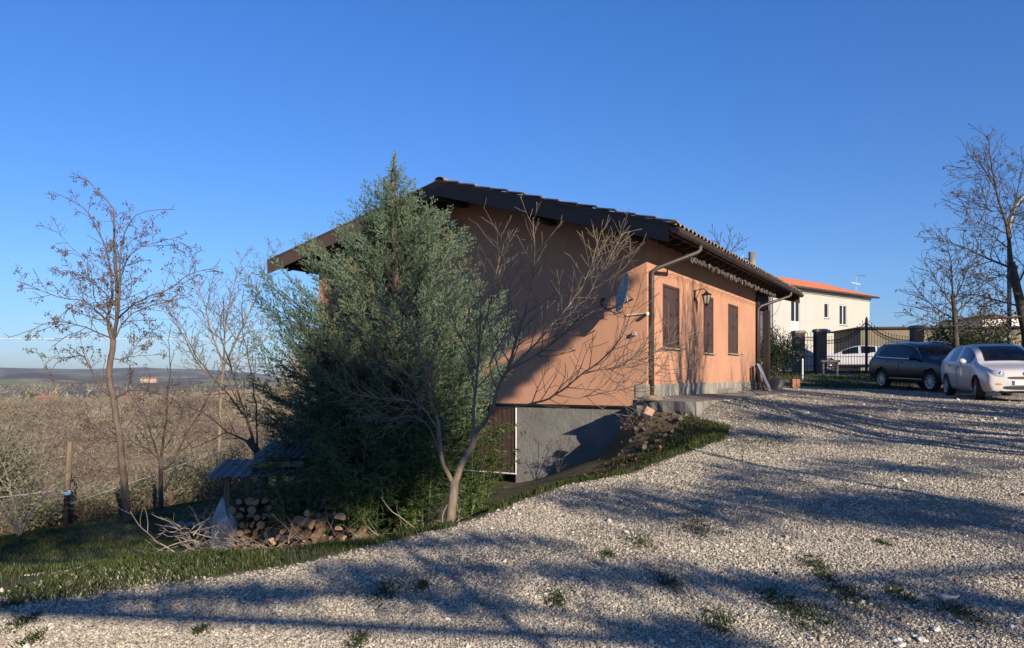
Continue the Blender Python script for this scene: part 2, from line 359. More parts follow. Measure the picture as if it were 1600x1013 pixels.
# ------------------------------------------------------------------ gravel stones (near ground), as instances
def gn_scatter(name, pts, rots, scls, protos, matlist, kind='stuff', label=None):
    me = bpy.data.meshes.new(name); me.vertices.add(len(pts)); me.vertices.foreach_set('co', np.asarray(pts, np.float32).ravel())
    a = me.attributes.new('rot', 'FLOAT_VECTOR', 'POINT'); a.data.foreach_set('vector', np.asarray(rots, np.float32).ravel())
    a = me.attributes.new('scl', 'FLOAT_VECTOR', 'POINT'); a.data.foreach_set('vector', np.asarray(scls, np.float32).ravel())
    a = me.attributes.new('pick', 'INT', 'POINT'); a.data.foreach_set('value', np.random.RandomState(5).randint(0, len(protos), len(pts)).astype(np.int32))
    o = bpy.data.objects.new(name, me); link(o)
    ng = bpy.data.node_groups.new(name, 'GeometryNodeTree')
    ng.interface.new_socket('Geometry', in_out='INPUT', socket_type='NodeSocketGeometry')
    ng.interface.new_socket('Geometry', in_out='OUTPUT', socket_type='NodeSocketGeometry')
    N = ng.nodes; Lk = ng.links
    gi = N.new('NodeGroupInput'); go = N.new('NodeGroupOutput'); ip = N.new('GeometryNodeInstanceOnPoints')
    Lk.new(gi.outputs[0], ip.inputs['Points'])
    gti = N.new('GeometryNodeGeometryToInstance')
    for p in protos[::-1]:
        # the proto mesh is built as mesh data in a hidden-free way: a primitive reshaped inside the tree
        oi = N.new('GeometryNodeMeshIcoSphere') if p[0] == 'ico' else N.new('GeometryNodeMeshCone')
        if p[0] == 'ico':
            oi.inputs['Radius'].default_value = 1.0; oi.inputs['Subdivisions'].default_value = p[2]
        sp = N.new('GeometryNodeSetPosition'); Lk.new(oi.outputs['Mesh'], sp.inputs['Geometry'])
        ns_ = N.new('ShaderNodeTexNoise'); ns_.inputs['Scale'].default_value = 1.1; ns_.noise_dimensions = '4D'; ns_.inputs['W'].default_value = p[1]
        sb = N.new('ShaderNodeVectorMath'); sb.operation = 'SUBTRACT'; sb.inputs[1].default_value = (.5, .5, .5)
        ms = N.new('ShaderNodeVectorMath'); ms.operation = 'SCALE'; ms.inputs['Scale'].default_value = 2.2
        Lk.new(ns_.outputs['Color'], sb.inputs[0]); Lk.new(sb.outputs[0], ms.inputs[0]); Lk.new(ms.outputs[0], sp.inputs['Offset'])
        sm = N.new('GeometryNodeSetMaterial'); sm.inputs['Material'].default_value = matlist[0]; Lk.new(sp.outputs[0], sm.inputs['Geometry'])
        ss = N.new('GeometryNodeSetShadeSmooth'); ss.inputs['Shade Smooth'].default_value = False; Lk.new(sm.outputs[0], ss.inputs[0])
        Lk.new(ss.outputs[0], gti.inputs[0])
    Lk.new(gti.outputs[0], ip.inputs['Instance'])
    ip.inputs['Pick Instance'].default_value = True
    def attr(n, t):
        q = N.new('GeometryNodeInputNamedAttribute'); q.data_type = t; q.inputs['Name'].default_value = n; return q.outputs['Attribute']
    Lk.new(attr('pick', 'INT'), ip.inputs['Instance Index']); Lk.new(attr('scl', 'FLOAT_VECTOR'), ip.inputs['Scale'])
    e2r = N.new('FunctionNodeEulerToRotation'); Lk.new(attr('rot', 'FLOAT_VECTOR'), e2r.inputs[0]); Lk.new(e2r.outputs[0], ip.inputs['Rotation'])
    Lk.new(ip.outputs[0], go.inputs[0])
    md = o.modifiers.new('scatter', 'NODES'); md.node_group = ng
    return tag(o, label, None, None, kind)
def stone_material():
    m, nt, b = _mat('limestone_chips')
    oi = nt.nodes.new('ShaderNodeObjectInfo')
    col = ramp(nt, oi.outputs['Random'], [(0, (.12, .098, .07)), (.18, (.27, .232, .178)), (.5, (.385, .345, .275)), (.85, (.475, .43, .355)), (1, (.64, .60, .52))])
    n = tex(nt, 'Noise', 1.5, 3, .6, coords(nt))
    nt.links.new(mix(nt, 1.0, col, ramp(nt, n.outputs['Fac'], [(.3, .8), (.7, 1.1)]), 'MULTIPLY'), b.inputs['Base Color'])
    b.inputs['Roughness'].default_value = .9
    return m
MAT['stones'] = stone_material()
def scatter_stones():
    rs = np.random.RandomState(11); P = []
    # density falls with distance so that every chip is about 2-4 px
    for (d0, d1, n, r0, r1) in ((2.9, 4.6, 170000, .0036, .0090), (4.6, 7, 170000, .0045, .0100), (7, 11, 150000, .0062, .0125), (11, 26, 110000, .009, .017), (1.2, 2.9, 30000, .006, .013), (2.9, 13, 90001, .009, .017)):
        d = rs.uniform(d0, d1, n) if d1 < 20 else d0+(d1-d0)*rs.rand(n)**1.7; t = rs.uniform(-0.88, .88, n) if n != 90001 else rs.uniform(.88, 1.5, n); x = t*d
        r = (r0+(r1-r0)*rs.rand(n)**2.6)*np.where(rs.rand(n) < .012, rs.uniform(1.5, 2.6, n), 1); P.append(np.stack([x, d, r], 1))
    P = np.concatenate(P); g = gravelmask(P[:, 0], P[:, 1])
    thin = sstep(.92-.50*sstep((vnoise(P[:, 0], P[:, 1], 1.3, 9)-.1)*3)-.22*sstep((vnoise(P[:, 0], P[:, 1], .55, 3)-.2)*4))
    keep = rs.rand(len(P)) < g*thin; lx = (P[:, 0]-HC.x)*hX.x+(P[:, 1]-HC.y)*hX.y; ly = (P[:, 0]-HC.x)*hY.x+(P[:, 1]-HC.y)*hY.y; keep &= ~((lx > -.3) & (lx < 1.37) & (ly > -1.4) & (ly < 9.3) & (rs.rand(len(P)) > .04)); P = P[keep]
    z = H(P[:, 0], P[:, 1]); n = len(P)
    sc = np.stack([P[:, 2]*rs.uniform(.8, 1.4, n), P[:, 2]*rs.uniform(.7, 1.2, n), P[:, 2]*rs.uniform(.45, .95, n)], 1)
    pts = np.stack([P[:, 0], P[:, 1], z+P[:, 2]*.30], 1)
    rot = rs.uniform(0, 6.28, (n, 3)); rot[:, :2] *= .12
    gn_scatter('gravel', pts, rot, sc, [('ico', 1.7*i+.3, 1) for i in range(6)], [MAT['stones']], 'stuff', 'pale limestone chips covering the sloping yard')
scatter_stones()
# ------------------------------------------------------------------ the orange house (local axes: X along the gable, Y along the long wall)
def stucco(name, c1, c2, stain=0.0):
    m, nt, b = _mat(name); v = coords(nt)
    n = tex(nt, 'Noise', .9, 8, .6, v); n2 = tex(nt, 'Noise', 90, 4, .6, v); n3 = tex(nt, 'Noise', 7, 6, .65, coords(nt, (1, 1, .25)))
    c = ramp(nt, n.outputs['Fac'], [(.3, c2), (.7, c1)])
    c = mix(nt, 1.0, c, ramp(nt, n3.outputs['Fac'], [(.25, .90), (.6, 1.02)]), 'MULTIPLY')
    n4 = tex(nt, 'Noise', 2.2, 10, .7, coords(nt, (1, 1, .12))); c = mix(nt, ramp(nt, n4.outputs['Fac'], [(.56, 0.), (.72, .28)]), c, tuple(x*.55 for x in c2))
    n5 = tex(nt, 'Noise', 3.5, 8, .7, v); c = mix(nt, ramp(nt, n5.outputs['Fac'], [(.58, 0.), (.66, .16)]), c, tuple(min(1, x*1.35+.03) for x in c1))
    nt.links.new(c, b.inputs['Base Color']); b.inputs['Roughness'].default_value = .95; b.inputs['Specular IOR Level'].default_value = .2
    bump(nt, b, n2.outputs['Fac'], .004, .8); return m
MAT['orange'] = stucco('orange_render', (.465, .252, .162), (.40, .212, .135))
MAT['concrete_r'] = simple('rough_render_grey', (.20, .195, .18), (.115, .112, .105), 1.6, .95, bmp=.02, bscale=14)
MAT['brownmetal'] = simple('brown_sheet_metal', (.078, .056, .048), (.058, .042, .036), 3, .65, .0, spec=.2)
MAT['darkwood'] = simple('dark_stained_wood', (.032, .017, .012), (.016, .009, .007), 9, .75, stretch=(6, 6, .6), bmp=.002)
MAT['shutter'] = simple('brown_shutter_wood', (.085, .045, .034), (.030, .016, .013), 7, .6, stretch=(9, 9, .7), bmp=.0015)
MAT['stone'] = simple('grey_stone', (.34, .31, .26), (.15, .14, .12), 3.5, .85, bmp=.004)
MAT['concrete'] = simple('weathered_concrete', (.26, .24, .21), (.12, .11, .095), 2.8, .92, bmp=.012, bscale=16)
MAT['white'] = simple('white_paint', (.62, .62, .60), (.52, .52, .50), 12, .45)
MAT['plastic_w'] = simple('white_plastic', (.7, .7, .68), (.6, .6, .58), 20, .35)
MAT['blackiron'] = simple('black_iron', (.018, .018, .020), (.010, .010, .011), 30, .6, .0, spec=.25)
MAT['glassdark'] = simple('dark_glass', (.010, .012, .014), (.007, .009, .011), 2, .06, 0, coat=.0, spec=.4)
MAT['galv'] = simple('galvanised_metal', (.42, .43, .44), (.30, .31, .32), 14, .4, .7)
def tile_mat():
    m, nt, b = _mat('old_clay_tiles'); v = coords(nt)
    vo = tex(nt, 'Voronoi', 4.5, vec=v); n = tex(nt, 'Noise', 14, 8, .7, v)
    c = ramp(nt, vo.outputs['Color'], [(0, (.17, .10, .07)), (.4, (.24, .15, .11)), (.75, (.30, .21, .16)), (1, (.20, .17, .14))])
    c = mix(nt, ramp(nt, n.outputs['Fac'], [(.5, 0.), (.72, .7)]), c, (.08, .075, .06))
    nt.links.new(c, b.inputs['Base Color']); b.inputs['Roughness'].default_value = .9; bump(nt, b, n.outputs['Fac'], .008); return m
MAT['tiles'] = tile_mat()
XL, XA, WL = -8.75, -4.25, 9.0          # left wall, apex, wall length
EXR, EXL, OH, YE = 0.77, -9.5, 1.0, 11.75 # eave x right/left, gable overhang, far end
ZER, ZA, ZEL = 2.69, 4.12, 2.86         # roof top height at right eave, ridge, left eave
def rooftop(X): return ZER+(ZA-ZER)*(EXR-X)/(EXR-XA) if X > XA else ZEL+(ZA-ZEL)*(X-EXL)/(XA-EXL)
house = empty('orange_house', HC, HROT, 'orange rendered house with dark brown bargeboards and closed shutters beside the gravel yard', 'house')
ZB = -0.57
def hb_(name, mat, mb, **k): return mb.build(name, mat, house, **k)
# walls
mb = MB(); t = 0.3; SD = 0.20           # soffit depth below roof top
gz = lambda X: rooftop(X)-SD
prof = [(XL, ZB), (0, ZB), (0, gz(0)), (XA, gz(XA)), (XL, gz(XL))]
mb.poly([(X, 0, z) for X, z in prof], t, (0, 1, 0)); hb_('gable_wall', MAT['orange'], mb)
mb = MB(); mb.poly([(X, WL-t, z) for X, z in prof], t, (0, 1, 0)); hb_('end_wall', MAT['orange'], mb)
# long wall with window openings
WIN = [(.90, 1.94, .60, 1.90), (3.74, 4.53, .57, 1.93), (5.93, 6.93, .62, 1.92)]
mb = MB(); y0 = t
ztop = gz(0)
for i, (a, b, zb, zt) in enumerate(WIN):
    mb.span((-t, y0, ZB), (0, a, ztop)); mb.span((-t, a, ZB), (0, b, zb)); mb.span((-t, a, zt), (0, b, ztop)); y0 = b
mb.span((-t, y0, ZB), (0, WL-t, ztop)); hb_('long_wall', MAT['orange'], mb)
mb = MB(); mb.span((XL, t, ZB), (XL+t, WL-t, gz(XL))); hb_('back_wall', MAT['orange'], mb)
# plinth of thin stone slabs along the long wall (ragged lower band) and corner return
mb = MB(); random.seed(3); y = 0.02
while y < WL-.02:
    w = random.uniform(.28, .42); e = min(y+w, WL)
    mb.span((.001, y, -.415), (.026+random.uniform(0, .006), e-.006, -.415+.27+random.uniform(-.012, .012))); y = e
mb.span((-.22, -.022, -.40), (.001, .0, -.14)); hb_('plinth', MAT['stone'], mb)
# basement
mb = MB(); mb.span((-3.0, .10, -2.9), (-.10, .4, ZB)); hb_('basement_wall', MAT['concrete_r'], mb)
mb = MB(); mb.span((-3.0, .41, -2.9), (-.12, .7, ZB-.003)); mb.span((XL+.05, .9, -2.9), (-3.0, 1.1, ZB-.003)); mb.span((XL+.05, .1, -2.9), (-6.2, .9, ZB-.003)); hb_('basement_inner_wall', MAT['concrete_r'], mb)
mb = MB(); mb.span((XL, 0.02, ZB-.03), (-.04, t+.1, ZB)); hb_('dark_strip', MAT['darkwood'], mb)  # thin dark strip where the gable wall meets the basement
# roof deck + soffit boards
def slope_slab(name, mat, Xa, Xb, za_off, th, y0=-OH+.03, y1=YE-.03):
    m_ = MB(); za, zb = rooftop(Xa)+za_off, rooftop(Xb)+za_off
    m_.poly([(Xa, y0, za), (Xb, y0, zb), (Xb, y0, zb-th), (Xa, y0, za-th)], y1-y0, (0, 1, 0)); return hb_(name, mat, m_)
slope_slab('roof_deck', MAT['darkwood'], XA, EXR-.03, -.075, .06); slope_slab('roof_deck', MAT['darkwood'], EXL+.03, XA-.001, -.075, .06)
# bargeboards: tall brown sheet along both slopes at the gable, with a small capping
def barge(Xa, Xb, yo):
    m_ = MB(); hgt = .33
    m_.poly([(Xa, yo, rooftop(Xa)+.02), (Xb, yo, rooftop(Xb)+.02), (Xb, yo, rooftop(Xb)+.02-hgt), (Xa, yo, rooftop(Xa)+.02-hgt)], .03, (0, 1, 0))
    m_.poly([(Xa, yo-.012, rooftop(Xa)+.032), (Xb, yo-.012, rooftop(Xb)+.032), (Xb, yo-.012, rooftop(Xb)-.015), (Xa, yo-.012, rooftop(Xa)-.015)], .012, (0, 1, 0))
    m_.poly([(Xa, yo, rooftop(Xa)+.035), (Xb, yo, rooftop(Xb)+.035), (Xb, yo, rooftop(Xb)+.021), (Xa, yo, rooftop(Xa)+.021)], .14, (0, 1, 0))
    return m_
for Xa, Xb in ((XA, EXR), (EXL, XA-.006)): barge(Xa, Xb, -OH).build('bargeboard', MAT['brownmetal'], house)
for Xa, Xb in ((XA, EXR), (EXL, XA-.006)): barge(Xa, Xb, YE).build('bargeboard', MAT['brownmetal'], house)
# purlins poking out of the gable wall
for X in (EXR-.95, -2.05, XA, -6.5, EXL+.95):
    mb = MB(); z = rooftop(X)-.145; mb.span((X-.09, -OH+.10, z-.22), (X+.09, 0, z))
    hb_('purlin', MAT['darkwood'], mb, bevel=.01)
mb = MB()
for X0, X1 in ((XA, EXR-.1), (EXL+.1, XA-.01)):
    za, zb = rooftop(X0)-.14, rooftop(X1)-.14
    mb.poly([(X0, -OH+.10, za), (X1, -OH+.10, zb), (X1, -OH+.10, zb-.09), (X0, -OH+.10, za-.09)], .06, (0, 1, 0))
hb_('edge_rafter', MAT['darkwood'], mb)
# rafter tails along both eaves
for k in range(24):
    y = -.45+k*.52
    if y > YE-.2: break
    mb = MB(); za, zb = rooftop(-.02)-.137, rooftop(EXR-.12)-.137
    if y > WL: za = rooftop(-2.2)-.137
    xa = -.02 if y <= WL else -2.2
    mb.poly([(xa, y, za), (EXR-.12, y, zb), (EXR-.12, y, zb-.06), (EXR-.2, y, zb-.085), (xa, y, za-.10)], .07, (0, 1, 0)); hb_('rafter', MAT['darkwood'], mb)
for k in range(20):
    y = -.45+k*.62
    if y > YE-.2: break
    mb = MB(); za, zb = rooftop(XL)-.137, rooftop(EXL+.1)-.137
    mb.poly([(XL, y, za), (EXL+.1, y, zb), (EXL+.1, y, zb-.07), (XL, y, za-.10)], .07, (0, 1, 0)); hb_('rafter', MAT['darkwood'], mb)
# porch behind: wall plate beam and post
mb = MB(); mb.span((-.34, WL, 2.15), (-.16, YE-.2, rooftop(-.1)-.25)); mb.span((-2.9, YE-.45, 2.15), (-.34, YE-.27, 2.37)); hb_('porch_beam', MAT['darkwood'], mb)
mb = MB(); mb.span((-.24, WL+.06, -.42), (.06, WL+.36, 2.42)); hb_('porch_post', MAT['darkwood'], mb, bevel=.01)
mb = MB(); mb.span((-.26, YE-.6, -.42), (-.06, YE-.4, 2.15)); hb_('porch_post', MAT['darkwood'], mb, bevel=.01)
# clay tiles: rows of half-round tiles, right slope visible, plus raised verge tiles by the bargeboard
def tiles(Xa, Xb, name, y0, y1):
    V = []; F = []; pitch = .24; n = int((y1-y0)/pitch); rows = int(abs(Xb-Xa)/.36); seg = 5; rs = random.Random(8)
    for r_ in range(rows+1):
        for c in range(n):
            ya = y0+c*pitch; xa = Xa+(Xb-Xa)*r_/(rows+1)*1.0; xb = Xa+(Xb-Xa)*(r_+1.15)/(rows+1)
            dz = rs.uniform(-.006, .01); dy = rs.uniform(-.008, .008); base = len(V)
            for (xx, lift, rr) in ((xa, -.012, .088), (xb, .03, .108)):
                for s_ in range(seg+1):
                    a = math.pi*s_/seg
                    V.append((xx, ya+dy+rr*math.cos(a)+.1, rooftop(xx)-.005+lift+dz+rr*.62*math.sin(a)))
                for s_ in range(seg+1):
                    a = math.pi*s_/seg
                    V.append((xx, ya+dy+(rr-.018)*math.cos(a)+.1, rooftop(xx)-.005+lift+dz+(rr-.018)*.62*math.sin(a)))
            k = 2*(seg+1)
            for s_ in range(seg):
                F.append((base+s_, base+s_+1, base+k+s_+1, base+k+s_))
                F.append((base+k+s_, base+k+s_+1, base+k+seg+1+s_+1, base+k+seg+1+s_))
    return fast_mesh(name, V, F, MAT['tiles'], house)
MAT['verge'] = simple('pale_verge_tiles', (.40, .27, .20), (.24, .165, .125), 5, .9, bmp=.004)
tiles(XA, EXR+.06, 'roof_tiles', -OH+.13, YE-.1)
tiles(XA-.01, EXL-.06, 'roof_tiles', -OH+.13, YE-.1)
mb = MB(); X = XA+.12
rs = random.Random(4)
while X < EXR-.1:          # verge tiles whose ends step above the bargeboard
    L_ = .40; z0, z1 = rooftop(X)+.045, rooftop(X+L_)+.045
    jt = rs.uniform(-.008, .012)
    mb.poly([(X, -OH+.015+rs.uniform(0, .02), z0-.01+jt), (X+L_*.97, -OH+.015, z1+.025+jt), (X+L_*.97, -OH+.015, z1+.052+jt), (X, -OH+.015, z0+.012+jt)], .13, (0, 1, 0)); X += L_*.97
hb_('verge_tiles', MAT['verge'], mb)
mb = MB(); y = -OH+.02
while y < YE-.1:
    pts = [(XA+.13*math.cos(math.pi*i/6), y, ZA+.02+.085*math.sin(math.pi*i/6)) for i in range(7)]
    mb.add([*pts, *[(p[0]*1.0+(p[0]-XA)*.08, p[1]+.42, p[2]+.018) for p in pts]], [[i, i+1, i+8, i+7] for i in range(6)]); y += .38
hb_('ridge_tiles', MAT['tiles'], mb)
# gutter (half round) along the right eave with end cap and brackets, downpipes
mb = MB(); gr_ = .075; gx, gzc = EXR+.065, ZER-.055
sec = [(math.cos(math.pi+math.pi*i/8), math.sin(math.pi+math.pi*i/8)) for i in range(9)]
def ring(yv, r): return [(gx+r*c, yv, gzc+r*s) for c, s in sec]
ya, yb = -OH+.02, YE-.02
A, B, C, D = ring(ya, gr_), ring(yb, gr_), ring(ya, gr_-.006), ring(yb, gr_-.006)
mb.add(A+B, [[i, i+1, i+10, i+9] for i in range(8)]); mb.add(C+D, [[i, i+1, i+10, i+9] for i in range(8)])
mb.add(ring(ya, gr_), [list(range(9))]); mb.add(ring(yb, gr_), [list(range(9))])
mb.tube([(gx+gr_, ya, gzc+.004), (gx+gr_, yb, gzc+.004)], .010, 6); mb.tube([(gx-gr_, ya, gzc+.004), (gx-gr_, yb, gzc+.004)], .006, 6)
MAT['guttermetal'] = simple('dark_gutter_metal', (.055, .042, .038), (.04, .031, .028), 5, .5)
gut = hb_('gutter', MAT['guttermetal'], mb, smooth=True, fixn=False)
for k in range(13):
    y = -.8+k*1.0; m2 = MB(); m2.tube([(gx+(gr_+.006)*c, y, gzc+(gr_+.006)*s) for c, s in sec], .006, 4); m2.build('gutter_bracket', MAT['brownmetal'], gut)
for (yg, yw) in ((-.05+.75, .10), (WL+.9, WL+.02)):
    mb = MB(); mb.tube([(gx, yg, gzc-.05), (gx, yg, gzc-.16), (gx-.05, yg-.03, gzc-.21), (.16, yw+.03, 2.10), (.07, yw, 2.02), (.07, yw, 1.9), (.07, yw, -.40)], .042, 12)
    dp = hb_('downpipe', MAT['guttermetal'], mb, smooth=True)
    for z in (1.7, .5, -.2):
        m2 = MB(); m2.lathe((.07, yw, z), [(.043, -.014), (.05, -.014), (.05, .014), (.043, .014)], 12); m2.beam((.0, yw, z), (.05, yw, z), .012, .02); m2.build('pipe_clip', MAT['brownmetal'], dp)
# shuttered windows
for i, (a, b, zb, zt) in enumerate(WIN):
    mb = MB(); f = .055
    mb.span((-.06, a, zb), (.012, a+f, zt)); mb.span((-.06, b-f, zb), (.012, b, zt)); mb.span((-.06, a+f, zt-f), (.012, b-f, zt))
    win = hb_('window', MAT['shutter'], mb, bevel=.003)
    mid = (a+b)/2
    for (p, q) in ((a+f+.003, mid-.003), (mid+.003, b-f-.003)):
        m2 = MB(); n = max(2, round((q-p)/.13)); w = (q-p)/n
        for j in range(n): m2.span((-.045, p+j*w+.0015, zb+.01), (-.006, p+(j+1)*w-.0015, zt-f-.003))
        for zz in (zb+.2, zt-.25): m2.span((-.005, p+.015, zz-.03), (-.002, q-.015, zz+.03))
        lf = m2.build('shutter', MAT['shutter'], win)
        side = p if p < mid-.2*(b-a) else q
        for zz in (zb+.2, zt-.25): m3 = MB(); m3.span((-.001, min(side, side+(.12 if side == p else -.12)), zz-.014), (.004, max(side, side+(.12 if side == p else -.12)), zz+.014)); m3.cyl((.003, side, zz-.03), (.003, side, zz+.03), .009, 8); m3.build('hinge', MAT['blackiron'], lf)
    m2 = MB(); m2.span((-.06, mid-.005, zb+.66), (.012, mid+.02, zb+.72)); m2.build('latch', MAT['blackiron'], win)
    m2 = MB(); m2.span((-.05, a-.05, zb-.03), (.07, b+.05, zb)); m2.build('sill', MAT['stone'], win, bevel=.004)
    if i != 1:
        m2 = MB(); m2.tube([(.0, b+.16, zb-.01), (.09, b+.16, zb-.01), (.10, b+.16, zb-.06)], .008, 5); m2.build('shutter_stop', MAT['blackiron'], win)
# threshold step below the middle window
mb = MB(); mb.span((0.03, 4.85, -.408), (.30, 5.75, -.30)); hb_('step', MAT['concrete'], mb, bevel=.01)
# slatted timber door with white tube frame at the basement
dr = empty('basement_screen', HW(-2.97, .06, -2.2), HROT, 'dark brown slatted basement screen with a thin white frame under the orange gable', 'screen')
mb = MB()
for k in range(26): x = -.08-k*.115; mb.span((x-.045, .02+(k % 2)*.012, .13), (x+.045, .045+(k % 2)*.012, 1.60))
mb.build('slats', MAT['shutter'], dr)
mb = MB(); mb.beam((-3.1, .06, .35), (-.03, .06, .35), .03, .07); mb.beam((-3.1, .06, 1.35), (-.03, .06, 1.35), .03, .07); mb.build('rail', MAT['darkwood'], dr)
mb = MB(); mb.tube([(-.0, 0, 1.60), (-.0, 0, .12), (-3.1, -.02, .10)], .018, 8); mb.build('white_frame', MAT['white'], dr)
# concrete pavement slab along the long wall, broken at the near end
def slab():
    bm = bmesh.new(); rs = random.Random(2)
    m_ = MB(); n = 30; top = -.415
    xs = [0.03+1.33*i/12 for i in range(13)]; ys = [-1.2+i*(10.45/60) for i in range(61)]
    V = []; F = []
    for j, y in enumerate(ys):
        for i, x in enumerate(xs):
            yy = y
            if j == 0: yy = y+.38*(1-i/12)**1.5+rs.uniform(-.02, .02)
            xx = x if i < 12 else x+rs.uniform(-.03, .03)+ .05*math.sin(y*1.3)
            V.append((xx, yy, top-.012*i/12+rs.uniform(-.002, .002)))
    nx = 13
    for j in range(60):
        for i in range(12): F.append((j*nx+i, j*nx+i+1, (j+1)*nx+i+1, (j+1)*nx+i))
    b0 = len(V)
    for i in range(13):          # broken front face
        x, y, z = V[i]
        V.append((x, y+rs.uniform(-.015, .02), z-.16)); V.append((x+rs.uniform(-.02, .02), y+rs.uniform(.0, .09), z-.30-rs.uniform(0, .10)))
    for i in range(12): F.append((i, b0+2*i, b0+2*i+2, i+1)); F.append((b0+2*i, b0+2*i+1, b0+2*i+3, b0+2*i+2))
    b1 = len(V)
    for j in range(61):
        x, y, z = V[j*nx+12]; V.append((x+.01, y, z-.34))
    for j in range(60): F.append((j*nx+12, b1+j, b1+j+1, (j+1)*nx+12))
    m_.add(V, F); return m_
sl_ = slab().build('pavement_slab', MAT['concrete']); sl_.location = HC; sl_.rotation_euler = (0, 0, HROT)
tag(sl_, 'worn concrete pavement slab along the long orange wall, broken off at its near end', 'slab')
# ------------------------------------------------------------------ plants
def barkmat(name, c1, c2): return simple(name, c1, c2, 22, .9, bmp=.006, stretch=(1, 1, .3))
MAT['bark'] = barkmat('grey_brown_bark', (.22, .175, .13), (.10, .078, .058))
MAT['bark_d'] = barkmat('dark_bark', (.085, .065, .05), (.035, .027, .022))
MAT['bark_m'] = barkmat('brown_bark', (.14, .105, .08), (.065, .05, .04))
MAT['bark_p'] = barkmat('pale_twig_bark', (.36, .31, .25), (.20, .17, .135))
MAT['bark_r'] = barkmat('reddish_cypress_bark', (.13, .08, .058), (.05, .034, .026))
MAT['cyptwig'] = barkmat('cypress_twig_bark', (.07, .06, .04), (.035, .03, .022))
def resample(pts, step):
    pts = [Vector(p) for p in pts]; out = []; n = len(pts)
    for i in range(n-1):
        p0 = pts[max(i-1, 0)]; p1 = pts[i]; p2 = pts[i+1]; p3 = pts[min(i+2, n-1)]
        k = max(1, int((p2-p1).length/step))
        for j in range(k):
            t = j/k; out.append(0.5*((2*p1)+(p2-p0)*t+(2*p0-5*p1+4*p2-p3)*t*t+(3*p1-p0-3*p2+p3)*t*t*t))
    out.append(pts[-1]); return out
class Tree:
    def __init__(s, seed, up=.25, wander=.25, levels=2, ratio=.5, dens=(7, 9), ang=(30, 60), leaf=None, minr=.002, seg=.12, tipfrac=.25, k=(8, 5, 3), avoid=None):
        s.rs = random.Random(seed); s.up = up; s.wander = wander; s.levels = levels; s.ratio = ratio; s.dens = dens; s.ang = ang
        s.paths = []; s.tw = []; s.minr = minr; s.seg = seg; s.k = k
    def rv(s):
        return Vector((s.rs.gauss(0, 1), s.rs.gauss(0, 1), s.rs.gauss(0, 1)))
    def grow(s, p, d, L, r, lvl):
        n = max(2, int(L/s.seg)); pts = [p.copy()]; d = d.normalized(); st = L/n
        for i in range(n):
            d = (d + s.rv()*s.wander*.35 + Vector((0, 0, s.up*.25))).normalized(); p = p+d*st; pts.append(p.copy())
        rad = [max(s.minr, r*(1-.75*i/n)) for i in range(n+1)]
        s.paths.append((pts, rad, lvl)); s.kids(pts, rad, L, lvl)
    def kids(s, pts, rad, L, lvl, t0=.12):
        if lvl >= s.levels:
            s.tw.append(pts); return
        n = int(s.dens[min(lvl, len(s.dens)-1)]*L+s.rs.random())
        az = s.rs.random()*6.28
        for i in range(n):
            t = t0+(1-t0)*(i+s.rs.random())/max(n, 1); f = t*(len(pts)-1); j = min(int(f), len(pts)-2); p = pts[j].lerp(pts[j+1], f-j)
            ax = (pts[j+1]-pts[j]).normalized(); az += 2.4+s.rs.uniform(-.5, .5)
            side = ax.orthogonal().normalized(); side.rotate(Matrix.Rotation(az, 3, ax))
            a = R(s.rs.uniform(*s.ang)); d = ax*math.cos(a)+side*math.sin(a)
            l = L*s.ratio*(1-.55*t)*s.rs.uniform(.55, 1.25)
            if l > .05: s.grow(p, d, l, min(rad[j]*.62, max(s.minr, l*.016)), lvl+1)
    def limb(s, pts, r0, r1, lvl=0, sub=True, t0=.15, dl=None):
        q = resample(pts, s.seg); n = len(q)
        q = [p+s.rv()*min(.006, s.seg*.05) if 0 < i < n-1 else p for i, p in enumerate(q)]
        rad = [r0+(r1-r0)*(i/(n-1))**.8 for i in range(n)]; L = sum((q[i+1]-q[i]).length for i in range(n-1))
        s.paths.append((q, rad, lvl))
        if sub: s.kids(q, rad, dl or L, lvl, t0)
        return q
    def mesh(s, name, mat, parent, kmap=None, minlvl=0, maxlvl=9):
        mb = MB(); km = kmap or s.k
        for pts, rad, lvl in s.paths:
            if minlvl <= lvl <= maxlvl: mb.tube(pts, rad, km[min(lvl, len(km)-1)], cap=(lvl == 0))
        return mb.build(name, mat, parent, smooth=True, fixn=False)
def leafquads(P, size, rs, asp=.45, droop=0.0, D=None):
    n = len(P); a = rs.normal(0, 1, (n, 3)) if D is None else D+rs.normal(0, .45, (n, 3)); a[:, 2] -= droop
    a /= np.linalg.norm(a, axis=1)[:, None]; b = np.cross(a, rs.normal(0, 1, (n, 3))); b /= np.linalg.norm(b, axis=1)[:, None]+1e-9
    sz = (size*rs.uniform(.6, 1.35, n))[:, None]; a = a*sz; b = b*sz*asp*.5
    V = np.stack([P, P+a*.45+b, P+a, P+a*.45-b], 1).reshape(-1, 3); F = np.arange(n*4).reshape(n, 4); return V, F
CAMR = np.array([1., 0, 0])

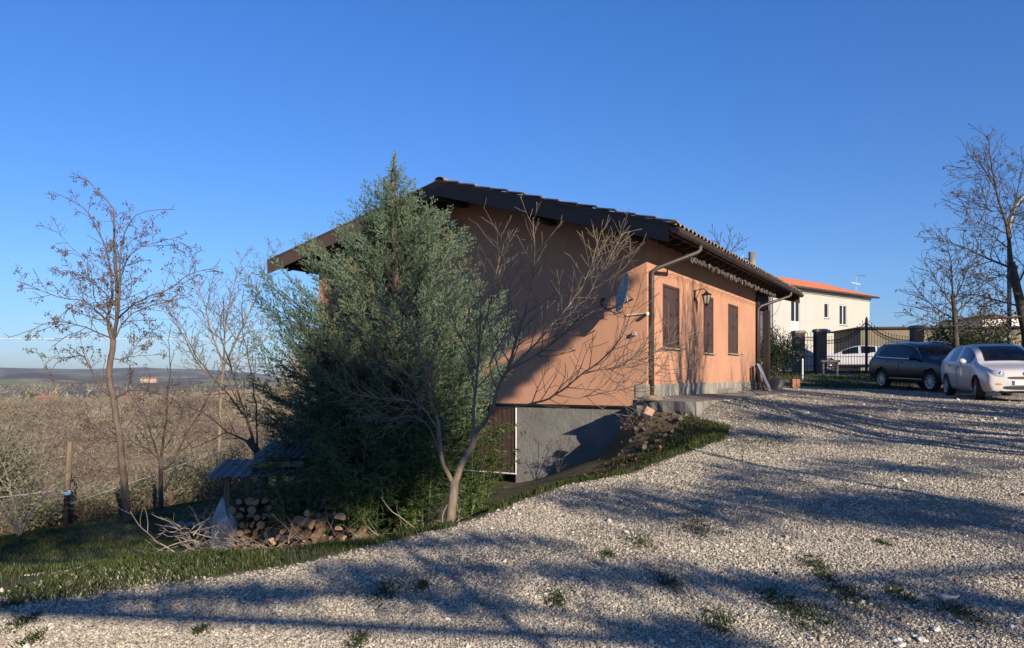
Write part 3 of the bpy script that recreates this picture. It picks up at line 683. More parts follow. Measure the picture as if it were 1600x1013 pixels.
# ---- bare fruit tree in front of the gable
def pxl(lst, d0): return [PX(x, y, d0+(o[0] if o else 0)) for x, y, *o in lst]
def fruit_tree():
    d0 = 6.75; T = Tree(21, up=.26, wander=.17, levels=3, ratio=.52, dens=(14, 22, 9), ang=(28, 58), minr=.0021, seg=.06, k=(12, 6, 4, 3))
    base = (703, 836)
    trunk = pxl([base, (705, 800), (709, 770), (710, 750)], d0); T.limb(trunk, .046, .041, sub=False)
    L = [  # pixel polylines with depth offsets, r0, r1
     ([(709, 757), (693, 727, -.05), (686, 689, -.1), (685, 657, -.15)], .030, .022, 0, 0),
     ([(685, 660, -.15), (669, 610, -.3), (666, 573, -.4), (653, 538, -.5), (640, 500, -.55), (628, 465, -.6)], .019, .005, 1, .15),
     ([(686, 672, -.13), (659, 636, -.2), (634, 626, -.3), (596, 623, -.4), (552, 614, -.5), (530, 600, -.55)], .014, .004, 1, .2),
     ([(666, 585, -.35), (645, 590, -.4), (625, 573, -.4), (590, 547, -.4), (546, 516, -.5), (520, 492, -.5)], .012, .0035, 1, .2),
     ([(660, 560, -.4), (640, 528, -.3), (610, 490, -.2), (588, 462, -.1)], .010, .003, 1, .2),
     ([(684, 700, -.1), (668, 665, .1), (640, 650, .25), (600, 655, .3), (575, 640, .3)], .010, .003, 1, .3),
     ([(710, 757), (723, 721, .03), (738, 696, .05), (742, 675, .05)], .045, .036, 0, 0),
     ([(741, 680, .05), (740, 642, .1), (745, 595, .2), (748, 557, .25), (750, 510, .3), (750, 470, .35), (745, 430, .4)], .026, .006, 1, .2),
     ([(746, 580, .2), (728, 545, .3), (712, 510, .35), (700, 470, .4), (690, 425, .4)], .012, .003, 1, .2),
     ([(748, 545, .25), (762, 490, .1), (774, 438, .0), (780, 400, .0), (783, 365, 0)], .012, .003, 1, .2),
     ([(742, 678, .05), (758, 660, 0), (767, 646, -.05), (778, 610, -.1), (792, 578, -.15), (803, 545, -.2), (813, 512, -.2), (828, 462, -.25), (835, 400, -.3), (833, 340, -.3)], .027, .004, 1, .25),
     ([(785, 590, -.13), (815, 560, .0), (857, 515, .1), (895, 470, .2), (920, 425, .2), (940, 360, .2)], .015, .003, 1, .2),
     ([(792, 578, -.15), (830, 560, -.3), (870, 530, -.45), (905, 497, -.55), (934, 480, -.6), (960, 460, -.65)], .016, .003, 1, .25),
     ([(905, 497, -.55), (925, 450, -.5), (950, 410, -.5), (972, 365, -.45)], .009, .0025, 1, .3),
     ([(762, 655, -.02), (774, 640, -.15), (800, 636, -.25), (827, 632, -.35), (868, 617, -.5), (912, 582, -.65), (946, 558, -.75), (970, 527, -.8), (990, 480, -.85), (1002, 444, -.85)], .018, .003, 1, .25),
     ([(868, 617, -.5), (905, 622, -.5), (950, 612, -.5), (1000, 600, -.5), (1040, 575, -.5)], .008, .002, 1, .2),
     ([(912, 582, -.65), (960, 575, -.8), (1010, 560, -.9), (1045, 535, -.95)], .007, .002, 1, .2),
     ([(778, 610, -.1), (765, 570, -.3), (790, 520, -.5), (795, 460, -.5), (800, 400, -.5)], .010, .003, 1, .25),
    ]
    for pts, r0, r1, lv, t0 in L:
        T.limb(pxl(pts, d0), r0*.74, r1*.8, lv, sub=lv > 0, t0=t0, dl=1.1)
    root = empty('bare_fruit_tree', trunk[0], 0, 'young leafless tree with a low forked trunk at the gravel edge before the orange gable', 'tree')
    inv = -Vector(trunk[0])
    for nm, lo, hi in (('trunk', 0, 0), ('branches', 1, 9)):
        o = T.mesh(nm, MAT['bark'], root, minlvl=lo, maxlvl=hi); o.location = inv
    return root
fruit_tree()
# ---- honey-locust like tree on the left and its neighbours
def guided_tree(name, d0, trunk, tr, limbs, seed, label, matname, leaf=None, nleaf=0, leafsize=.035, up=.1, dens=(5, 5), wander=.4, ratio=.5, levels=3, group=None, dl=1.3, twm=.0045, seg=.12):
    T = Tree(seed, up=up, wander=wander, levels=levels, ratio=ratio, dens=(dens[0]*1.6, dens[0]*1.9, dens[1]*1.5), ang=(28, 62), minr=twm, seg=seg, k=(10, 6, 4, 3))
    tp = pxl(trunk, d0); T.limb(tp, tr[0], tr[1], 0, sub=False)
    for pts, r0, r1 in limbs: T.limb(pxl(pts, d0), r0*.72, r1*.9, 1, sub=True, dl=dl)
    root = empty(name, tp[0], 0, label, 'tree', group)
    for nm, lo, hi in (('trunk', 0, 0), ('branches', 1, 9)):
        o = T.mesh(nm, MAT[matname], root, minlvl=lo, maxlvl=hi); o.location = -Vector(tp[0])
    if nleaf:
        rs = np.random.RandomState(seed); ends = [p for tw in T.tw for p in tw[1:]]
        cl = rs.choice(len(ends), max(3, nleaf//6)); P = np.array([tuple(ends[i]) for i in cl]); P = np.repeat(P, 6, 0)+rs.normal(0, .028, (len(P)*6, 3))
        V, F = leafquads(P, leafsize, rs, .4, 1.0); o = fast_mesh('dry_leaves', V, F, MAT[leaf], root, uvrand=rs.rand(len(F))); o.location = -Vector(tp[0])
    return root
MAT['bankleaf'] = leafmat('brown_bank_leaves', [(.05, .03, .018), (.09, .055, .03), (.03, .02, .014)], .8, .05)
MAT['deadleaf'] = leafmat('dead_leaves', [(.085, .05, .04), (.15, .095, .07), (.06, .04, .04)], .7, .15)
guided_tree('tall_bare_tree', 12.2, [(201, 826), (194, 755), (189, 708), (184, 669), (178, 628), (170, 589), (176, 548), (177, 531)], (.066, .045), [
    ([(177, 531), (181, 502), (182, 457), (182, 422), (178, 368), (176, 327), (148, 294), (132, 277)], .045, .006),
    ([(176, 535), (170, 500), (175, 455, .3), (168, 400, .4), (145, 345, .5), (121, 318, .5), (82, 299, .5)], .040, .005),
    ([(178, 530), (186, 480, -.3), (187, 430, -.4), (189, 392, -.4), (196, 360, -.4), (213, 336, -.5), (246, 328, -.5)], .036, .005),
    ([(176, 520), (172, 505), (148, 484, -.3), (127, 469, -.5), (89, 463, -.6), (38, 442, -.8)], .026, .004),
    ([(182, 480), (160, 454, .4), (139, 439, .6), (115, 425, .8), (95, 428, 1)], .018, .004),
    ([(176, 530), (133, 512, -.5), (98, 503, -.8), (60, 510, -1), (42, 525, -1)], .020, .004),
    ([(180, 528), (189, 510, .2), (207, 490, .4), (237, 478, .6), (287, 464, .9)], .024, .004),
    ([(183, 500), (205, 478, -.3), (225, 467, -.5), (266, 451, -.6), (296, 428, -.8), (340, 419, -.9)], .022, .004),
    ([(183, 450), (195, 415, .3), (207, 395, .4), (237, 380, .5), (266, 374, .6), (299, 389, .7)], .020, .004),
    ([(176, 620), (160, 610, .1), (145, 583, .2), (130, 557, .3), (100, 560, .5), (60, 556, .6)], .026, .004),
    ([(178, 625), (204, 610, -.2), (230, 611, -.4), (255, 617, -.6), (290, 634, -.8)], .020, .004),
    ([(185, 685), (166, 681, .2), (148, 665, .3), (124, 657, .5)], .020, .004),
    ([(176, 560), (200, 560, .3), (215, 535, .5), (235, 515, .7)], .014, .004),
    ([(178, 500), (150, 470, .8), (140, 420, 1.0), (110, 385, 1.0), (88, 362, 1.0)], .018, .004),
    ], 5, 'tall leafless tree with few withered brown leaves, on the lawn right of the post', 'bark_m', 'deadleaf', 5200, .045, dens=(6.5, 5), dl=1.25, up=.12)
guided_tree('dark_bare_tree', 13.6, [(250, 806), (251, 770), (252, 734), (251, 715)], (.047, .036), [
    ([(251, 718), (243, 699), (225, 648, .3), (213, 630, .4), (205, 590, .4)], .035, .005),
    ([(252, 715), (258, 672, -.2), (262, 619, -.3), (266, 570, -.4), (262, 530, -.4)], .038, .005),
    ([(253, 735), (272, 719), (290, 681, .3), (311, 648, .4), (332, 607, .5), (345, 570, .5)], .036, .005),
    ([(250, 718), (225, 699, -.4), (200, 688, -.7), (170, 672, -1)], .018, .004),
    ([(258, 700), (275, 670, .8), (290, 640, 1), (300, 600, 1)], .02, .004)], 9,
    'dark leafless tree with fanning limbs on the lawn between tall bare tree and woodshed', 'bark_d', 'deadleaf', 400, .04, dens=(6, 4.5), dl=1.1, up=.3)
guided_tree('bent_bare_tree', 11.5, [(415, 790), (410, 740), (400, 705), (388, 687)], (.085, .055), [
    ([(390, 690), (355, 675, .2), (323, 648, .3), (300, 640, .4), (270, 650, .4)], .03, .005),
    ([(398, 705), (388, 660, .3), (361, 622, .5), (326, 583, .7), (300, 545, .8), (285, 510, .8)], .032, .005),
    ([(395, 690), (378, 630, .2), (360, 570, .2), (345, 520, .2), (350, 470, .2)], .026, .005),
    ([(402, 700), (400, 640, .7), (392, 580, 1), (380, 520, 1), (378, 460, 1)], .026, .005)], 13,
    'bent dark leafless tree whose limbs reach out left from behind the big cypress', 'bark_d', None, 0, dens=(6, 4.5), dl=1.2, up=.25)
guided_tree('pale_bare_tree', 19, [(340, 780), (342, 700), (345, 620), (350, 560)], (.055, .04), [
    ([(349, 570), (330, 520), (318, 470), (300, 435), (285, 420)], .04, .006),
    ([(350, 560), (352, 510, .5), (362, 460, .8), (372, 425, 1), (378, 405, 1)], .04, .006),
    ([(350, 570), (375, 520), (398, 470), (410, 430), (428, 392)], .04, .006),
    ([(348, 600), (310, 570, -.6), (290, 530, -.9), (270, 500, -1), (262, 470, -1)], .035, .006),
    ([(350, 590), (375, 560, 1), (400, 540, 1.3), (425, 500, 1.5)], .03, .006)], 17,
    'bushy leafless tree against the sky, close behind the left side of the cypress', 'bark', 'deadleaf', 2500, .045, dens=(6.5, 5), dl=2.0, up=.5, twm=.005, seg=.16)

# ---- big cypress
MAT['cyp'] = leafmat('cypress_foliage', [(.035, .068, .036), (.072, .118, .068), (.110, .165, .102), (.165, .222, .152), (.19, .18, .07)], .7, .12)
PROF = [(245, 2, 2), (270, 16, 9), (290, 40, 22), (320, 62, 60), (345, 75, 88), (370, 110, 122), (410, 160, 122), (440, 215, 135), (500, 240, 180), (560, 250, 185), (620, 250, 150), (690, 215, 130), (740, 170, 120), (790, 120, 80), (840, 60, 40)]
def cypress():
    d0 = 9.6; mpp = d0/FPX; tx = (618-CX)*mpp; rs = random.Random(31); nr = np.random.RandomState(31)
    gz = Hs(tx, d0); ztop = (HY-245)*mpp
    ys = [p[0] for p in PROF]; ls = [p[1] for p in PROF]; rr = [p[2] for p in PROF]
    root = empty('cypress_tree', (tx, d0, gz), 0, 'large bushy grey-green cypress with a pointed top, covering the left half of the orange gable', 'tree')
    off = Vector((-tx, -d0, -gz))
    trunk = [Vector((tx+.03*math.sin(z*2), d0+.03*math.cos(z*1.7), z)) for z in np.linspace(gz-.1, ztop, 26)]
    mb = MB(); mb.tube(trunk, [.13*(1-i/26)**.8+.004 for i in range(26)], 10); o = mb.build('trunk', MAT['bark_r'], root, smooth=True, fixn=False); o.location = off
    br = MB(); SP = []; SD = []; SR = []
    def spray(p, d, L, tone, w=.36):      # feathered plume: many scale twigs around a short axis
        n = max(6, int(L/.0060)); t = nr.rand(n)**.8
        P = np.array(p)[None]+np.array(d)[None]*(t*L)[:, None]
        side = nr.normal(0, 1, (n, 3)); dn = np.array(d); side -= side@dn[:, None]*dn[None]; side /= np.linalg.norm(side, axis=1)[:, None]+1e-9
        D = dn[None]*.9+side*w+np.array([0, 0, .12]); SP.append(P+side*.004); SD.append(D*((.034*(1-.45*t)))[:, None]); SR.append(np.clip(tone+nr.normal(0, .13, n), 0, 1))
    nb = 620
    for i in range(nb):
        f = (i+.5)/nb; y = 262+(835-262)*f**.74; az = i*2.39996+rs.uniform(-.4, .4)
        c = math.cos(az); l, r_ = np.interp(y, ys, ls), np.interp(y, ys, rr)
        rad = (l*(1-c)/2+r_*(1+c)/2)*mpp; rad = max(.03, rad*rs.choice([.45, .62, .75, .85, .90, .92, .98])-.06)
        if y > 700: rad *= .9
        depth = .85 if math.sin(az) > 0 else .72
        zt = (HY-y)*mpp; rise = rad*rs.uniform(.45, .8)*(1.0 if y < 560 else .35)
        tip = Vector((tx+rad*c, d0+rad*math.sin(az)*depth, zt)); z0 = max(gz+.25, zt-rise); s0 = Vector((tx, d0, min(z0, ztop-.1)))
        mid = s0.lerp(tip, .55)+Vector((0, 0, -rad*.10)) + Vector((rs.uniform(-.05, .05), rs.uniform(-.05, .05), 0))
        q = resample([s0, mid, tip], .05); n = len(q)
        br.tube(q, [max(.003, .020*(1-j/n)*min(1, rad)) for j in range(n)], 4, cap=False)
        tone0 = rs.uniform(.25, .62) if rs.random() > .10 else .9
        if y > 560: tone0 -= .15  # lower sprays toned darker, shade put into the colour
        start = .30 if rad > .5 else .05
        for j in range(int(n*start), n-1):
            t = j/n; ax = (q[j+1]-q[j]).normalized()
            for sgn in range(2):
                sd = ax.orthogonal().normalized(); sd.rotate(Matrix.Rotation(rs.uniform(0, 6.28), 3, ax)); sd.z = sd.z*.7+.15
                L = rs.uniform(.14, .34)*(1.15-.75*t)*min(1, .45+rad)
                d = (ax*.85+sd*.75).normalized(); p = q[j]
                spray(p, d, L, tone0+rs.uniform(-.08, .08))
                if L > .18:
                    for _ in range(3):
                        s2 = (d+Vector((rs.uniform(-.8, .8), rs.uniform(-.8, .8), rs.uniform(-.4, .6)))).normalized(); spray(p+d*L*rs.uniform(.25, .8), s2, L*.5, tone0)
        ax = ((q[-1]-q[-2]).normalized()+Vector((0, 0, .35))).normalized(); PL = rs.uniform(.16, .38)*min(1, .25+rad); m_ = int(PL/.02); sd0 = ax.orthogonal().normalized(); sd0.rotate(Matrix.Rotation(rs.uniform(0, 6.28), 3, ax))
        for j in range(m_):
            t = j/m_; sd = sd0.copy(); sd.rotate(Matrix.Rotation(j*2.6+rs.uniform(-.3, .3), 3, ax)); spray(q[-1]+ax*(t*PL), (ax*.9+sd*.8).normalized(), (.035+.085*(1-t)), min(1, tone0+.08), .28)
    for j in range(90):
        t = j/90; zc = ztop-1.0*(1-t); a = j*2.4; sd = Vector((math.cos(a), math.sin(a), .55+.5*t)).normalized()
        spray(Vector((tx+.03*math.sin(zc*2), d0, zc)), sd, .05+.20*(1-t), .6, .3)
    for _ in range(4): spray(Vector((tx, d0, ztop-.03)), Vector((rs.uniform(-.2, .2), rs.uniform(-.2, .2), 1)).normalized(), .10, .6, .2)
    o = br.build('branches', MAT['cyptwig'], root, smooth=True, fixn=False); o.location = off
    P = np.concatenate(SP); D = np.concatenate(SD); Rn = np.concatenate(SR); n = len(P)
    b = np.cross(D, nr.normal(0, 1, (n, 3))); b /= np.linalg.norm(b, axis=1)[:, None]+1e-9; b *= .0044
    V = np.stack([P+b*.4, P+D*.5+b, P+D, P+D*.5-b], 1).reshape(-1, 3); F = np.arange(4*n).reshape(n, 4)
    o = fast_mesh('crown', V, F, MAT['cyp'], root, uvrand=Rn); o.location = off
    print('cypress quads', n)
cypress()

# ---- bamboo-like undergrowth
MAT['bamboo'] = leafmat('bamboo_leaves', [(.022, .045, .012), (.042, .075, .019), (.075, .115, .032)], .45, .3)
MAT['culm'] = simple('bamboo_culm', (.16, .19, .06), (.10, .12, .04), 8, .5)
def bamboo(px, py, d, h, n, spread, seed, label):
    x = (px-CX)/FPX*d; z = Hs(x, d); rs = random.Random(seed); nr = np.random.RandomState(seed)
    root = empty('bamboo_clump', (x, d, z), 0, label, 'bamboo', 'bamboo clumps under the cypress'); st = MB(); P = []; D = []
    for i in range(n):
        a = rs.uniform(0, 6.28); r = spread*rs.random()**.6*.35; p = Vector((r*math.cos(a), r*math.sin(a)*.7, 0)); hh = h*rs.uniform(.55, 1.1)
        o_ = Vector((math.cos(a), math.sin(a)*.7, 0))*spread*rs.uniform(.3, 1.0)
        q = resample([p, p+Vector((0, 0, hh*.55))+o_*.2, p+Vector((0, 0, hh*.88))+o_*.6, p+Vector((0, 0, hh*.95))+o_*1.1], .06)
        st.tube(q, [.006*(1-.8*j/len(q)) for j in range(len(q))], 5, cap=False)
        for j in range(int(len(q)*.22), len(q)):
            for _ in range(3):
                b = Vector((rs.gauss(0, 1), rs.gauss(0, 1), rs.uniform(-.2, .9))).normalized(); l = rs.uniform(.05, .22)
                st.tube([q[j], q[j]+b*l], [.0018, .0012], 3, cap=False)
                for m_ in range(5):
                    P.append(tuple(q[j]+b*l*rs.uniform(.4, 1))); D.append(tuple(b+Vector((rs.gauss(0, .7), rs.gauss(0, .7), -.35))))
    st.build('culms', MAT['culm'], root, fixn=False, smooth=True)
    V, F = leafquads(np.array(P), .085, nr, .16, .3, np.array(D)); fast_mesh('leaves', V, F, MAT['bamboo'], root, uvrand=nr.rand(len(F)))
for i, (px, d, h, n, s_, lb) in enumerate([
    (470, 8.2, 1.35, 13, .55, 'yellow-green bamboo clump leaning left in front of the cypress, above the woodpile'), (560, 7.7, 1.3, 14, .55, 'dense green bamboo clump in front of the cypress, above the middle of the woodpile'),
    (655, 8.3, 1.5, 16, .6, 'green bamboo clump between the cypress trunk and the forked bare tree'), (735, 8.9, 1.55, 13, .55, 'sunlit bamboo clump behind the trunk of the forked bare tree'),
    (610, 9.0, 1.9, 12, .6, 'tall bamboo clump growing right behind the cypress trunk'), (728, 7.4, .75, 4, .18, 'single small bamboo sprout right of the forked tree trunk')]):
    bamboo(px, 0, d, h, n, s_, 40+i, lb)

# ---- leafy shrubs on branch skeletons
MAT['olive'] = leafmat('olive_leaves', [(.07, .08, .045), (.12, .13, .075), (.18, .185, .115), (.14, .13, .07)], .55, .2)
MAT['dryleaf'] = leafmat('dry_shrub_leaves', [(.10, .085, .045), (.17, .15, .08), (.13, .14, .06)], .6, .2)
MAT['ivy'] = leafmat('dark_ivy_leaves', [(.012, .022, .010), (.025, .040, .016), (.045, .06, .022)], .4, .15)
def shrub(name, x, y, h, w, nleaf, leaf, seed, label, group=None, cat='shrub', mat='bark_d', size=.05, dp=None, bottom=.1, z=None, trunk=.03):
    z = Hs(x, y) if z is None else z; dp = dp or w; rs = random.Random(seed); nr = np.random.RandomState(seed)
    root = empty(name, (x, y, z), 0, label, cat, group); T = Tree(seed, up=.35, wander=.4, levels=1, ratio=.5, dens=(3.5,), ang=(25, 60), minr=.004, seg=.2, k=(5, 3, 3)); ends = []
    for i in range(16):
        a = rs.uniform(0, 6.28); f = rs.uniform(.3, 1); e = Vector((w/2*math.cos(a)*f, dp/2*math.sin(a)*f, h*rs.uniform(.45, .98)*(1-.35*f*f)))
        T.limb([Vector((0, 0, 0)), e*.45+Vector((0, 0, h*.08)), e], trunk*.6, .006, 0, t0=.3)
    st = T.mesh('stems', MAT[mat], root)
    pts = np.array([tuple(p) for tw in T.tw for p in tw]+[tuple(p) for pp in T.paths for p in pp[0][len(pp[0])//2:]])
    k = max(30, nleaf//22); C = pts[nr.randint(0, len(pts), k)]+nr.normal(0, .06*w, (k, 3)); C = C[C[:, 2] > bottom*h]
    P = np.repeat(C, 22, 0); P = P+nr.normal(0, 1, P.shape)*np.array([.055*w+.04, .055*dp+.04, .05*h+.03])
    V, F = leafquads(P, size, nr, .38, .1); fast_mesh('foliage', V, F, MAT[leaf], root, uvrand=np.clip(np.repeat(nr.rand(len(C)), 22)*.6+nr.rand(len(P))*.4, 0, 1))
    return root
for i, (px, d, h, w, lb) in enumerate([(150, 14.6, .85, 1.1, 'low grey-green shrub just right of the wooden post, on the lawn crest'),
    (112, 14.4, .55, .8, 'small olive-green bush behind the foot of the wooden post'), (345, 19, 1.5, 2.2, 'large sunlit olive bush on the slope left of the woodshed'),
    (292, 17.2, 1.2, 1.7, 'rounded olive bush right of the dark bare tree, at the lawn crest'), (218, 15.2, .7, .8, 'small grey bush between the two lawn trees'), (390, 21, 1.8, 2.2, 'olive bush half hidden behind the left branches of the cypress'),
    (62, 13.2, .7, 1.0, 'straggly bush left of the wooden post at the lawn crest')]):
    x = (px-CX)/FPX*d; shrub('olive_shrub', x, d, h, w, 2600, 'olive', 60+i, lb, 'olive shrubs along the lawn crest', size=.07)
shrub('olive_tree', -9.6, 12.6, 2.9, 3.0, 9000, 'olive', 71, 'grey-green olive tree cut by the left edge, beyond the lawn', None, 'tree', size=.075, mat='bark', trunk=.1)
T = Tree(77, up=.1, wander=.5, levels=2, ratio=.6, dens=(4, 5), ang=(25, 60), minr=.003, seg=.1)
bx = Vector(((30-CX)/FPX*10.4, 10.4, 0)); bx.z = Hs(bx.x, bx.y)
rt = empty('bare_shrub', bx, 0, 'pale leafless shrub with arching stems in the lower left, at the sunny grass edge', 'shrub')
for i in range(8): 
    a = i*.8; T.limb([Vector((0, 0, 0)), Vector((.25*math.cos(a), .25*math.sin(a), .5)), Vector((.75*math.cos(a), .7*math.sin(a), .75+.3*math.sin(i*2)))], .012, .003, 0)
T.mesh('stems', MAT['bark_p'], rt)
# ------------------------------------------------------------------ far scrub, hill houses, posts, wires
MAT['scrub'] = leafmat('bare_scrub', [(.075, .055, .045), (.15, .115, .085), (.24, .185, .135), (.14, .145, .08), (.34, .28, .22)], .9, .0)
def scrub():
    nr = np.random.RandomState(3); Vs = []; Rn = []
    for (r0, r1, nb, nt, sz, wd) in ((15.5, 34, 520, 320, 1.7, .006), (34, 110, 1500, 120, 3.6, .022), (110, 480, 7500, 34, 5.0, .085), (480, 1600, 2200, 16, 10, .5)):
        rho = r0*(r1/r0)**nr.rand(nb) if r0 < 100 else np.sqrt(r0**2+(r1**2-r0**2)*nr.rand(nb)); th = np.radians(nr.uniform(-40, -13, nb)); x = rho*np.sin(th); y = rho*np.cos(th)
        ok = (y > 12) & ~((x > -7.6) & (rho < 24)); 
        if r0 > 30: ok &= (vnoise(x, y, .035, 11)+nr.normal(0, .12, nb)) > -.36
        if r0 > 400: ok &= vnoise(x, y, .006, 3) > .0
        x, y, rho = x[ok], y[ok], rho[ok]; z = H(x, y); n = len(x)
        S = sz*nr.uniform(.5, 1.25, n)*(1 if r0 > 20 else np.clip((rho-12)/12, .35, 1)); tone = np.clip(.42+.55*vnoise(x, y, .05 if r0 > 30 else .3, 7)+nr.normal(0, .16, n), 0, .95)
        c = np.repeat(np.stack([x, y, z], 1), nt, 0); s = np.repeat(S, nt)[:, None]; N = len(c)
        a = nr.uniform(0, 6.283, N); rr = np.sqrt(nr.rand(N)); h = nr.rand(N)
        P = c+np.stack([rr*np.cos(a)*.55, rr*np.sin(a)*.55, h*.75*(1-.5*rr**2)], 1)*s
        D = np.stack([np.cos(a)*rr, np.sin(a)*rr, np.full(N, .7)], 1)+nr.normal(0, .5, (N, 3)); D /= np.linalg.norm(D, axis=1)[:, None]
        D *= s*nr.uniform(.12, .32, N)[:, None]; b = np.cross(D, nr.normal(0, 1, (N, 3))); b /= np.linalg.norm(b, axis=1)[:, None]; b *= wd*nr.uniform(.5, 1.4, N)[:, None]
        Vs.append(np.stack([P-b, P+b, P+D+b*.4, P+D-b*.4], 1).reshape(-1, 3)); Rn.append(np.clip(np.repeat(tone, nt)+nr.normal(0, .15, N), 0, 1))
    V = np.concatenate(Vs); F = np.arange(len(V)).reshape(-1, 4); o = fast_mesh('scrub', V, F, MAT['scrub'], uvrand=np.concatenate(Rn)); tag(o, 'brown leafless scrub covering the valley side', kind='stuff'); print('scrub', len(F))
scrub()
MAT['redroof'] = simple('red_roof_tiles', (.36, .15, .09), (.26, .11, .07), 3, .85)
MAT['hillwall'] = simple('ochre_plaster', (.36, .29, .20), (.30, .24, .17), 1, .9)
MAT['cream'] = simple('cream_plaster', (.42, .405, .365), (.37, .355, .32), 1, .9)
def hill_house(px, py, rho, w, dp, h, label, rz=.3, wall='hillwall', roof='redroof'):
    x = (px-CX)/FPX*rho; z0 = Hs(x, rho)+max(0, min(3, (HY-py)/FPX*rho-Hs(x, rho)-h-1))
    r = empty('hill_house', (x, rho, z0), rz, label, 'house', 'houses far away on the hills'); mb = MB(); mb.span((-w/2, -dp/2, -1.5), (w/2, dp/2, h)); 
    mb.build('wall', MAT[wall], r)
    mb = MB(); o = .4; H1 = h; k = dp*.22
    mb.poly([(-w/2-o, -dp/2-o, H1), (-w/2-o, dp/2+o, H1), (-w/2-o, 0, H1+k)], w+2*o, (1, 0, 0)); mb.build('roof', MAT[roof], r)
    for i in range(3):
        mb = MB(); xx = -w/2+w*(i+.5)/3; mb.span((xx-.35, -dp/2-.03, h*.4), (xx+.35, -dp/2, h*.4+.9)); mb.build('window', MAT['glassdark'], r)
hill_house(75, 624, 400, 10, 8, 2.2, 'cream house with an orange-red roof on the hillside, above the olive tree', .15)
hill_house(205, 628, 412, 12, 8, 2.0, 'low red-roofed house on the hillside behind the trunk of the tall bare tree', -.2)
hill_house(352, 628, 405, 10, 8, 2.2, 'yellowish house on the hillside at the left fringe of the cypress', .3)
hill_house(233, 594, 1500, 30, 14, 8, 'pale farmhouse on the distant ridge, right of the tall bare tree', .2)
MAT['postwood'] = simple('weathered_post_wood', (.19, .14, .09), (.10, .075, .05), 8, .85, stretch=(4, 4, .3), bmp=.004)
pb = PX(102, 826, 12.4); r = empty('fence_post', pb, 0, 'wooden post, its lower half coloured dark for shade, with a light blue tie, on the lawn edge', 'post')
tp = PX(109, 690, 12.4)-pb; m1 = tp*.40
mb = MB(); mb.cyl((0, 0, -.2), m1, .047, 12); mb.build('shaded_foot', MAT['blackiron'], r, smooth=False)  # black lower shaft paints in the shade at the foot
mb = MB(); mb.cyl(m1, tp, .05, 12, r2=.044); mb.build('shaft', MAT['postwood'], r)
mb = MB(); mb.lathe(m1, [(.052, -.02), (.058, -.01), (.058, .02), (.05, .03)], 12); mb.box(m1+Vector((.05, -.03, .03)), (.05, .01, .07)); mb.build('blue_tie', simple('blue_plastic', (.25, .45, .75), None, 5, .4), r)
qb = PX(361, 716, 19); r = empty('fence_post', qb, 0, 'thin pale post far down the slope, where the fence wire ends beside the cypress', 'post')
mb = MB(); mb.cyl((0, 0, -.3), (0, 0, .45), .03, 8); mb.build('shaft', MAT['concrete'], r)
def wire(name, pts, r, mat, label, cat='wire', sag=0.0):
    a, b = Vector(pts[0]), Vector(pts[-1]); n = 24; q = [a.lerp(b, i/n)-Vector((0, 0, sag*4*(i/n)*(1-i/n))) for i in range(n+1)]
    mb = MB(); mb.tube(q, r, 5); return tag(mb.build(name, mat, None, smooth=True), label, cat)
MAT['wire'] = simple('pale_wire', (.62, .60, .58), (.5, .49, .47), 9, .4)
wire('fence_wire', [PX(102, 790, 12.4), PX(362, 697, 19)], .006, MAT['wire'], 'thin fence wire rising from the wooden post to the far pale post', sag=.02)
wire('fence_wire', [PX(-200, 800, 9), PX(107, 765, 12.4)], .006, MAT['wire'], 'thin fence wire from the left edge to the wooden post')
wire('overhead_cable', [PX(-300, 527, 30), PX(640, 529, 30)], .016, MAT['wire'], 'pale overhead cable crossing the sky behind the left trees', sag=.05)

# ------------------------------------------------------------------ woodshed, firewood, tarp, brush, rocks
def at_px(px, d): x = (px-CX)/FPX*d; return Vector((x, d, Hs(x, d)))
MAT['corr'] = simple('dark_corrugated_sheet', (.045, .046, .05), (.02, .021, .025), 5, .5, .3)
MAT['logbark'] = simple('firewood_bark', (.24, .155, .09), (.10, .062, .036), 9, .9, bmp=.006)
MAT['endgrain'] = simple('log_end_grain', (.46, .29, .16), (.20, .12, .07), 9, .8)
b0 = at_px(418, 9.2); shed = empty('woodshed', b0, R(8), 'low improvised woodshed with a dark corrugated sheet roof, left of the cypress', 'shed')
for (x, y) in ((-.35, -.55), (.25, -.6), (.85, -.6), (-.35, .55), (1.5, .55)):
    mb = MB(); mb.span((x-.03, y-.03, -.3), (x+.03, y+.03, .98)); mb.build('post', MAT['postwood'], shed)
mb = MB(); xs = np.linspace(-.55, 1.7, 60)
for y0, y1, z0, z1 in ((-.8, .15, 1.0, 1.10),):
    V = [(x, y0, z0+.014*math.sin(x*60)) for x in xs]+[(x, y1, z1+.014*math.sin(x*60)) for x in xs]; mb.add(V, [[i, i+1, i+61, i+60] for i in range(59)])
mb.build('roof_sheet', MAT['corr'], shed, fixn=False, smooth=True)
mb = MB(); V = [(x*.8+.3, -.35, 1.17+.014*math.sin(x*60)) for x in xs]+[(x*.8+.35, .75, 1.28+.014*math.sin(x*60)) for x in xs]; mb.add(V, [[i, i+1, i+61, i+60] for i in range(59)])
mb.build('roof_sheet', MAT['corr'], shed, fixn=False, smooth=True)
mb = MB(); mb.span((-.1, -.42, 1.06), (.5, -.3, 1.12)); mb.span((.0, -.2, 1.12), (.3, .4, 1.16)); mb.build('roof_plank', MAT['postwood'], shed)
